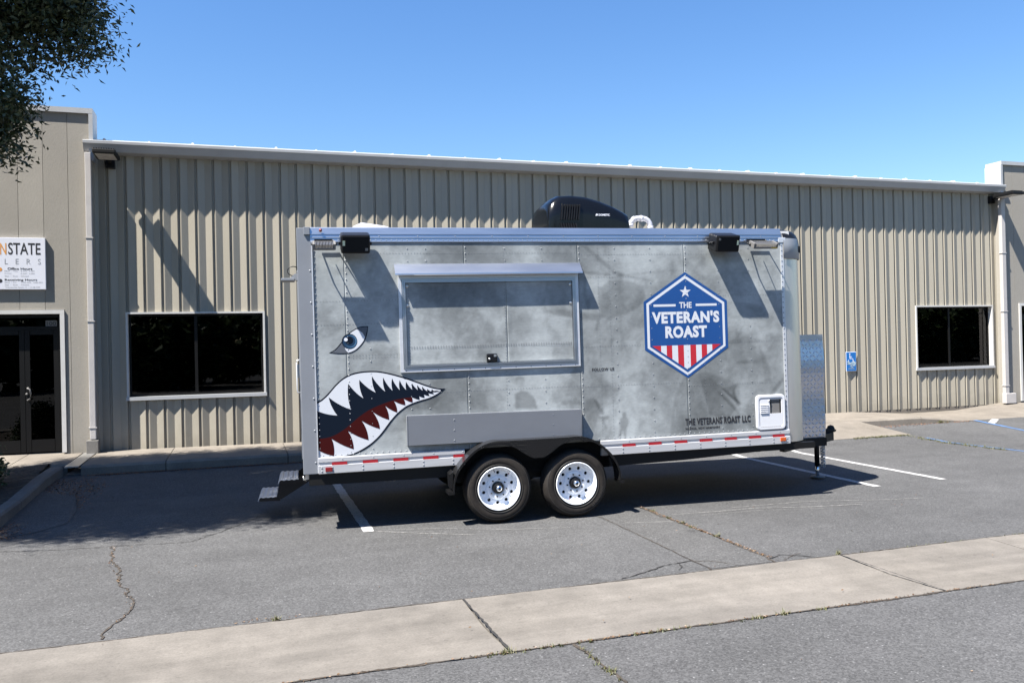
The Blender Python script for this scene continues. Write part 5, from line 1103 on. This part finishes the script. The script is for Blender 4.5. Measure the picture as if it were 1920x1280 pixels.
# --- speakers and floodlights under the top rail
def speaker(u, label=False, yawd=0.):
    Mx = Matrix.Translation((u, -.128, 2.703)) @ Matrix.Rotation(R(yawd), 4, 'Z') @ Matrix.Rotation(R(16), 4, 'X')
    b = MB(); b.box((-.134, -.085, -.088), (.134, .112, .088), 0, Mx, bev=.020); sp = part('speaker', b, 'black')
    b = MB(); b.box((-.118, -.0875, -.074), (.118, -.083, .074), 0, Mx, bev=.002); part('grille', b, 'dark', sp)
    s = 1 if label else -1
    b = MB(); b.box((s*.108-.011, -.0890, -.012), (s*.108+.011, -.0876, .034), 0, Mx); part('paper_label', b, 'greenlabel', sp)
    b = MB(); b.box((-s*.100-.013, -.0890, -.060), (-s*.100+.013, -.0876, -.034) if not label else (-s*.100+.013, -.0890, .06), 0, Mx) if not label else b.box((-s*.100-.011, -.0890, .035), (-s*.100+.011, -.0876, .058), 0, Mx); part('emblem', b, 'mesh_grey', sp)
    b = MB(); b.box((-.150, -.03, -.014), (-.1345, .0, .014), 0, Mx); b.box((.1345, -.03, -.014), (.150, .0, .014), 0, Mx); b.tube([Mx @ Vector((-.145, -.015, 0)), Vector((u-.14, -.03, 2.715)), Vector((u+.14, -.03, 2.715)), Mx @ Vector((.145, -.015, 0))], .010, 6); part('bracket', b, 'black', sp)
speaker(1.062); speaker(4.862, True)
def flood(u0, u1, lab):
    c = (u0+u1)/2; hw = (u1-u0)/2
    Mx = Matrix.Translation((c, -.190, 2.676)) @ Matrix.Rotation(R(24), 4, 'X')
    b = MB(); b.box((-hw, -.055, -.030), (hw, .055, -.012), 0, Mx, bev=.004)
    b.box((-hw, -.055, -.012), (-hw+.020, .055, .026), 0, Mx); b.box((hw-.020, -.055, -.012), (hw, .055, .026), 0, Mx); b.box((-hw+.02, .046, -.012), (hw-.02, .055, .022), 0, Mx)
    h = part('floodlight', b, 'mesh_grey')
    b = MB()
    for i in range(12):
        x = -hw+.030+i*(2*hw-.06)/11; b.box((x-.0022, -.054, -.012), (x+.0022, .045, .020), 0, Mx)
    part('cooling_fins', b, 'steel', h)
    b = MB(); b.box((-hw+.012, -.050, -.034), (hw-.012, .050, -.0302), 0, Mx); part('lens', b, 'lamp_glass', h)
    b = MB()
    for s in (-1, 1):
        p = Mx @ Vector((s*(hw+.006), .01, 0)); b.tube([p, (c+s*(hw+.006), -.10, 2.70), (c+s*hw*.75, -.036, 2.742)], .007, 6)
    b.box((c-hw*.8, -.040, 2.732), (c+hw*.8, -.033, 2.752)); b.tube([(c-.02, -.19, 2.69), (c, -.12, 2.66), (c+.01, -.05, 2.70)], .005, 6); part('bracket', b, 'black', h)
    if lab:
        b = MB(); b.box((hw-.075, -.0562, -.026), (hw-.004, -.0552, -.014), 0, Mx); part('paper_label', b, 'yellow', h)
flood(.672, .880, False); flood(5.140, 5.420, True)

# --- equipment on the roof
AC = [(3.252, .02, .92), (3.240, .31, .95), (3.262, .395, .975), (3.33, .462, 1.), (3.40, .500, 1.), (3.54, .508, 1.), (3.70, .490, 1.), (3.86, .442, 1.), (4.02, .378, .985), (4.13, .318, .96), (4.186, .285, .94), (4.192, .25, .93), (4.170, .03, .89), (4.16, .0, .88)]
SEC = [(-.97, 0), (-1, .52), (-.995, .60), (-.90, .86), (-.80, .94), (-.45, .985), (0, 1), (.45, .985), (.80, .94), (.90, .86), (.995, .60), (1, .52), (.97, 0)]
b = MB(); vs = []; fs = []; n = len(SEC)
for u, h, k in AC:
    for a, t in SEC: vs.append((u-.045, 1.04+a*.36*k, 2.868+t*h*.97))
for i in range(len(AC)-1):
    for j in range(n-1): fs.append((i*n+j, (i+1)*n+j, (i+1)*n+j+1, i*n+j+1))
fs += [list(range(n))]
b.add(vs, fs, 0, True); ac = part('air_conditioner', b, 'acshell')
for i in range(8):
    u = 3.335+i*.028; b = MB(); b.prism([(u, 3.055), (u+.013, 3.055), (u+.034, 3.225), (u+.021, 3.225)], .662, .690); part('louvre', b, 'black', ac)
for i in range(7):
    u = 3.33+i*.028; b = MB(); b.prism([(u+.02, 2.94), (u+.034, 2.94), (u+.012, 3.02), (u-.002, 3.02)], .666, .690); part('louvre', b, 'black', ac)
for i in range(5):
    u = 3.59+i*.058; b = MB(); b.box((u, .670, 2.905), (u+.040, .69, 2.935)); part('vent_slot', b, 'dark', ac)
for i in range(14):
    w = .76+i*.04; b = MB(); b.prism([(3.19, 2.95), (3.216, 3.09), (3.266, 3.18), (3.30, 3.15), (3.25, 2.95)], w, w+.012); part('louvre', b, 'acshell', ac)
b = MB(); b.box((3.23, .71, 2.870), (4.08, 1.37, 2.885)); part('gasket', b, 'black', ac)
lettering('DOMETIC', 3.775, 3.905, 3.100, 3.122, 'sign_white', .6725, parent=ac, bold=.03); b = MB(); b.prism([(3.738, 3.102), (3.760, 3.102), (3.766, 3.118), (3.748, 3.124)], .672, .674); part('emblem', b, 'sign_white', ac)
b = MB(); vs = []
for (a0, a1, w0, w1, v) in ((1.10, 1.50, 1.02, 1.42, 2.87), (1.10, 1.50, 1.02, 1.42, 2.985), (1.115, 1.49, 1.03, 1.41, 3.025), (1.21, 1.42, 1.10, 1.34, 3.078)): vs += [(a0, w0, v), (a1, w0, v-(.03 if v > 3.05 else 0)), (a1, w1, v-(.03 if v > 3.05 else 0)), (a0, w1, v)]
fs = [(k*4+j, k*4+(j+1) % 4, (k+1)*4+(j+1) % 4, (k+1)*4+j) for k in range(3) for j in range(4)]+[(12, 13, 14, 15)]
b.add(vs, fs); part('roof_vent', b, 'pvc')
b = MB(); P = [(4.525, 1.0, 2.86), (4.525, 1.0, 3.02)]+[(4.525-.09+.09*math.cos(R(a)), 1.0, 3.04+.085*math.sin(R(a))) for a in (20, 45, 70, 90)]+[(4.36, 1.0, 3.125), (4.33, 1.0, 3.118), (4.29, 1.0, 3.085), (4.278, 1.0, 3.03)]
b.tube(P, .030, 12)
for c, d in (((4.525, 1.0, 3.0), (4.525, 1.0, 3.035)), ((4.43, 1.0, 3.125), (4.40, 1.0, 3.125)), ((4.34, 1.0, 3.122), (4.31, 1.0, 3.105)), ((4.278, 1.0, 3.06), (4.278, 1.0, 3.025))): b.tube([c, d], .036, 12)
part('vent_pipe', b, 'pvc')
b = MB(); b.lathe([(.13, 0), (.12, .05), (.08, .085), (0, .10)], 20, c=(4.86, 1.1, 2.875), axis='z'); part('roof_vent', b, 'pvc')

# --- white access door at the front corner
def rrect(u0, u1, v0, v1, r, n=5):
    out = []
    for cx, cv, a in ((u1-r, v1-r, 0), (u0+r, v1-r, 90), (u0+r, v0+r, 180), (u1-r, v0+r, 270)):
        for k in range(n+1): t = R(a+90*k/n); out.append((cx+r*math.cos(t), cv+r*math.sin(t)))
    return out
b = MB(); A = rrect(5.233, 5.578, .712, 1.086, .045); B = rrect(5.240, 5.571, .719, 1.079, .042); C = rrect(5.262, 5.549, .741, 1.057, .028); n = len(A)
vs = [(u, -.002, v) for u, v in A]+[(u, -.020, v) for u, v in A]+[(u, -.026, v) for u, v in B]+[(u, -.026, v) for u, v in C]+[(u, -.014, v) for u, v in C]
b.add(vs, [(k*n+j, k*n+(j+1) % n, (k+1)*n+(j+1) % n, (k+1)*n+j) for k in range(4) for j in range(n)]); ad = part('access_door', b, 'hvac')
b = MB()
for a in ((5.266, .745, 5.545, .885), (5.266, .8855, 5.395, 1.053), (5.395+.0005, 1.038, 5.545, 1.053), (5.535, .8855, 5.545, 1.0375)): b.box((a[0], -.021, a[1]), (a[2], -.012, a[3]))
part('door_leaf', b, 'hvac', ad)
b = MB(); b.box((5.396, -.012, .887), (5.534, -.010, 1.037)); part('opening', b, 'mesh_grey', ad)
b = MB(); b.box((5.405, -.018, .89), (5.411, -.0125, 1.03)); b.box((5.515, -.018, .89), (5.521, -.0125, 1.03)); b.box((5.412, -.016, 1.005), (5.514, -.0125, 1.011)); part('opening_grid', b, 'dark', ad)
for i in range(5):
    v = .888+i*.0205; b = MB(); b.prism([(-.021, v), (-.030, v+.003), (-.0305, v+.009), (-.021, v+.0135)], 5.280, 5.374, 'x'); part('louvre', b, 'hvac', ad)
b = MB(); b.lathe([(0, -.032), (.010, -.030), (.011, -.021)], 10, c=(5.385, 0, 1.022)); part('latch', b, 'steel', ad)

# ================================================================== PLANTS
def leaf_cloud(name, mname, centres, per, spread, size, parent=None, droop=.5, seed=1, aspect=.38):
    rs = np.random.RandomState(seed); C = np.repeat(np.array(centres), per, 0); N = len(C)
    P = C+rs.normal(0, 1, (N, 3))*np.array(spread)
    d = rs.normal(0, 1, (N, 3)); d[:, 2] = d[:, 2]*.6-droop; d /= np.linalg.norm(d, axis=1)[:, None]
    q = rs.normal(0, 1, (N, 3)); s = np.cross(d, q); s /= np.linalg.norm(s, axis=1)[:, None]
    L = size*rs.uniform(.6, 1.25, N)[:, None]
    nn = np.cross(d, s)*L*.10
    V = np.stack([P, P+d*L*.45+s*L*aspect*.5+nn, P+d*L, P+d*L*.45-s*L*aspect*.5+nn], 1).reshape(-1, 3)
    F = np.arange(N*4).reshape(N, 4)
    me = bpy.data.meshes.new(name); me.vertices.add(len(V)); me.vertices.foreach_set('co', V.ravel())
    me.loops.add(N*4); me.loops.foreach_set('vertex_index', F.ravel().astype(np.int32)); me.polygons.add(N)
    me.polygons.foreach_set('loop_start', np.arange(0, N*4, 4, dtype=np.int32)); me.polygons.foreach_set('loop_total', np.full(N, 4, np.int32))
    me.update(calc_edges=True); me.materials.append(MT[mname]); return link(name, me, parent)
TX, TY = -4.9, 9.35
tree = thing('shade_tree', 'leafy dark green tree overhanging the planter at the left, branches drooping into the sky', 'tree', (TX, TY, .12))
tr_rs = np.random.RandomState(12)
b = MB()
b.tube([(0, 0, 0), (.05, .02, 1.0), (.02, .06, 2.2), (.12, .12, 3.3), (.3, .3, 4.6), (.45, .5, 6.2), (.6, .6, 7.8)], [.20, .17, .15, .13, .10, .06, .02], 12)
clus = []
CC = np.array((-4.25, 9.40, 6.35)); CR = np.array((3.05, 2.40, 2.55))
lob = [np.array(v) for v in ((1.0, -.25, -.35), (.5, -.85, -.2), (-.3, -.95, -.1), (-.9, -.3, 0), (-.5, .8, 0), (.5, .85, -.1), (.2, .1, 1.0), (.8, .2, .5), (-.6, -.2, .8), (.1, -.7, .6))]
while len(clus) < 1250:
    v = tr_rs.normal(0, 1, 3); v /= np.linalg.norm(v)
    bump_ = max(float(np.dot(v, l/np.linalg.norm(l))) for l in lob)
    r = (.70+.30*np.clip((bump_-.6)/.4, 0, 1))*tr_rs.uniform(.25, 1.0)**.45
    p = CC+v*CR*r
    lim = np.interp(p[2], [3.4, 3.9, 4.25, 4.55, 4.8, 5.3, 6.5], [-2.45, -2.28, -2.12, -1.72, -1.52, -1.38, -1.2])
    if p[0] > lim+.06*tr_rs.normal() or p[2] < 3.75+.5*np.clip((-2.6-p[0]), 0, .6): continue
    clus.append(p-np.array((TX, TY, .12)))
for k in range(44):       # hanging sprays at the near right of the crown
    x = tr_rs.uniform(-3.2, -2.2); clus.append(np.array((x, tr_rs.uniform(8.9, 9.9), tr_rs.uniform(3.78, 4.3)+.35*(x+2.9)*.0))-np.array((TX, TY, .12)))
for k in range(60): clus.append(np.array((tr_rs.uniform(-3.1, -2.06), tr_rs.uniform(8.8, 9.9), tr_rs.uniform(4.05, 5.0)))-np.array((TX, TY, .12)))
for k in range(34): clus.append(np.array((tr_rs.uniform(-2.0, -1.36), tr_rs.uniform(9.1, 9.6), tr_rs.uniform(4.65, 5.3)))-np.array((TX, TY, .12)))
for i in range(0, len(clus), 9):
    e = clus[i]; z0 = np.clip(e[2]-1.6, 2.2, 6.6); p0 = np.array((np.interp(z0, [2.2, 4.6, 7.8], [.02, .3, .6]), np.interp(z0, [2.2, 4.6, 7.8], [.06, .3, .6]), z0))
    m_ = p0*.45+e*.55+np.array((0, 0, .35)); b.tube([p0, (p0+m_)/2+np.array((0, 0, .12)), m_, e], [.045, .034, .02, .005], 5)
put('trunk', b, 'bark', tree, norm=False)
leaf_cloud('crown', 'leaf', clus, 190, (.14, .14, .10), .070, tree, .5, 5)['kind'] = 'stuff'
# the trees on the far side of the road, mirrored in the windows
rs = np.random.RandomState(8); cs = []
for k in range(26):
    cx, cyy, h = -34+k*3.4+rs.normal(0, .8), -19+rs.normal(0, 2.0), rs.uniform(4.2, 6.2)
    for q in range(90):
        v = rs.normal(0, 1, 3); v /= np.linalg.norm(v); cs.append(np.array((cx, cyy, h*.5))+v*np.array((2.7, 2.4, h*.5))*rs.uniform(.4, 1.0)**.4)
kind(leaf_cloud('treeline', 'bushleaf', cs, 26, (.35, .35, .3), .6, None, .1, 17, .7), 'stuff')
bush = thing('round_bush', 'small dark round bush in the mulch planter in front of the glass doors', 'bush', (-3.20, 11.15, .2))
rs = np.random.RandomState(4); cs = []
for i in range(260):
    v = rs.normal(0, 1, 3); v /= np.linalg.norm(v); v[2] = abs(v[2])*1.1-.1; cs.append(v*np.array((.50, .50, .58))*rs.uniform(.75, 1.05)+np.array((0, 0, .10)))
leaf_cloud('foliage', 'bushleaf', cs, 28, (.05, .05, .05), .05, bush, -.2, 9, .6)['kind'] = 'stuff'
b = MB()
for i in range(7):
    a = i*.9; b.tube([(0, 0, -.05), (.12*math.cos(a), .12*math.sin(a), .2), (.32*math.cos(a), .32*math.sin(a), .5)], [.018, .012, .006], 5)
put('stem', b, 'bark', bush, norm=False)

# dry leaves swept against the kerbs, weeds in the joints
def scatter(name, mname, spots, size, seed):
    rs = np.random.RandomState(seed); b = MB()
    for x, y, z in spots:
        L = size*rs.uniform(.5, 1.3); a = rs.uniform(0, 6.28); t = rs.uniform(-.5, .5); u_ = rs.uniform(-.4, .4)
        ca, sa = math.cos(a), math.sin(a); wd = L*rs.uniform(.25, .5)
        b.add([(x-L*ca*.5, y-L*sa*.5, z+.003), (x-wd*sa*.5, y+wd*ca*.5, z+.006+abs(t)*wd), (x+L*ca*.5, y+L*sa*.5, z+.004+abs(u_)*L*.5), (x+wd*sa*.5, y-wd*ca*.5, z+.003)], [(0, 1, 2, 3)])
    return kind(put(name, b, mname, norm=False), 'stuff')
rs = np.random.RandomState(22); S = []
for i in range(1500):
    t = rs.rand(); x = -1.9+t*3.2+rs.normal(0, .05); y = 12.085-abs(rs.normal(0, .035)); S.append((x, y, gz(x, y)))
for i in range(1400):
    t = rs.rand(); y = 11.9-t*3.0; x = -2.30+abs(rs.normal(0, .16))*(1-.3*t); S.append((x, y, gz(x, y)))
for i in range(900):
    x, y = rs.normal(-1.95, .16), rs.normal(11.1, .45)
    if x > -2.3: S.append((x, y, gz(x, y)))
for i in range(380):
    t = rs.rand(); x = 10.2+t*2.5; y = 12.075-abs(rs.normal(0, .05))*(1.6-t); S.append((x, y, gz(x, y)))
scatter('dry_leaves', 'litter', S, .028, 1)
S = []
for i in range(620):
    y = 8.0-rs.rand()*2.3; x = 3.94+rs.normal(0, .011); S.append((x, y, gz(x, y)+.003))
for i in range(1500):
    x = rs.uniform(-4, 10); 
    if rs.rand() < .5+.5*math.sin(x*2.1)*math.sin(x*5.3): S.append((x, 4.51+rs.normal(0, .009), .003))
for i in range(70):
    t = rs.rand(); S.append((float(np.interp(t, [0, .17, .3, .47, .6, .76, .84, 1], [-1.13, -1.08, -1.05, -.95, -.87, -.78, -.76, -.82]))+rs.normal(0, .012), 8.26-t*2.5, .003))
for i in range(40): S.append((rs.normal(.15, .12), 5.6+abs(rs.normal(0, .02)), .003))
for i in range(110): S.append((rs.uniform(-3, 9), rs.uniform(3.2, 8.2), .002))
scatter('dry_straw', 'straw', S, .019, 2)
b = MB(); rs = np.random.RandomState(31)
def tuft(x, y, n, h):
    z = gz(x, y)
    for i in range(n):
        a = rs.uniform(0, 6.28); l = h*rs.uniform(.5, 1.2); ln = l*rs.uniform(.4, 1.2); w = .0035; px, py = x+rs.normal(0, h*.4), y+rs.normal(0, h*.2)
        b.add([(px-w*math.sin(a), py+w*math.cos(a), z), (px+w*math.sin(a), py-w*math.cos(a), z), (px+ln*math.cos(a), py+ln*math.sin(a), z+l)], [(0, 1, 2)])
for i in range(40):
    x = rs.uniform(1.1, 3.6); tuft(x, 4.50+rs.normal(0, .008), 6, .022)
for i in range(16): t = rs.rand(); tuft(1.785+.03*t+rs.normal(0, .008), 4.48-t*.75, 7, .024)
for x, y in ((3.95, 6.5), (3.95, 7.72), (3.93, 7.35), (3.94, 7.1), (3.93, 6.9), (.18, 5.59), (3.2, 4.50), (4.5, 5.6), (1.4, 4.50), (1.36, 4.5)): tuft(x, y, 26, .035)
for i in range(60): x = rs.uniform(4.4, 14); tuft(x, 5.572+rs.normal(0, .006), 5, .018)
for i in range(110): x = rs.uniform(9.4, 10.5); tuft(x, 11.26+rs.normal(0, .02), 6, .03)
for i in range(90): t = rs.rand(); tuft(10.5+t*.5*.4+rs.normal(0, .04), 11.15-t*1.6, 7, .035)
for i in range(8): tuft(12.0+rs.normal(0, .05), 12.07, 14, .05)
kind(put('weeds', b, 'weed', norm=False), 'stuff')
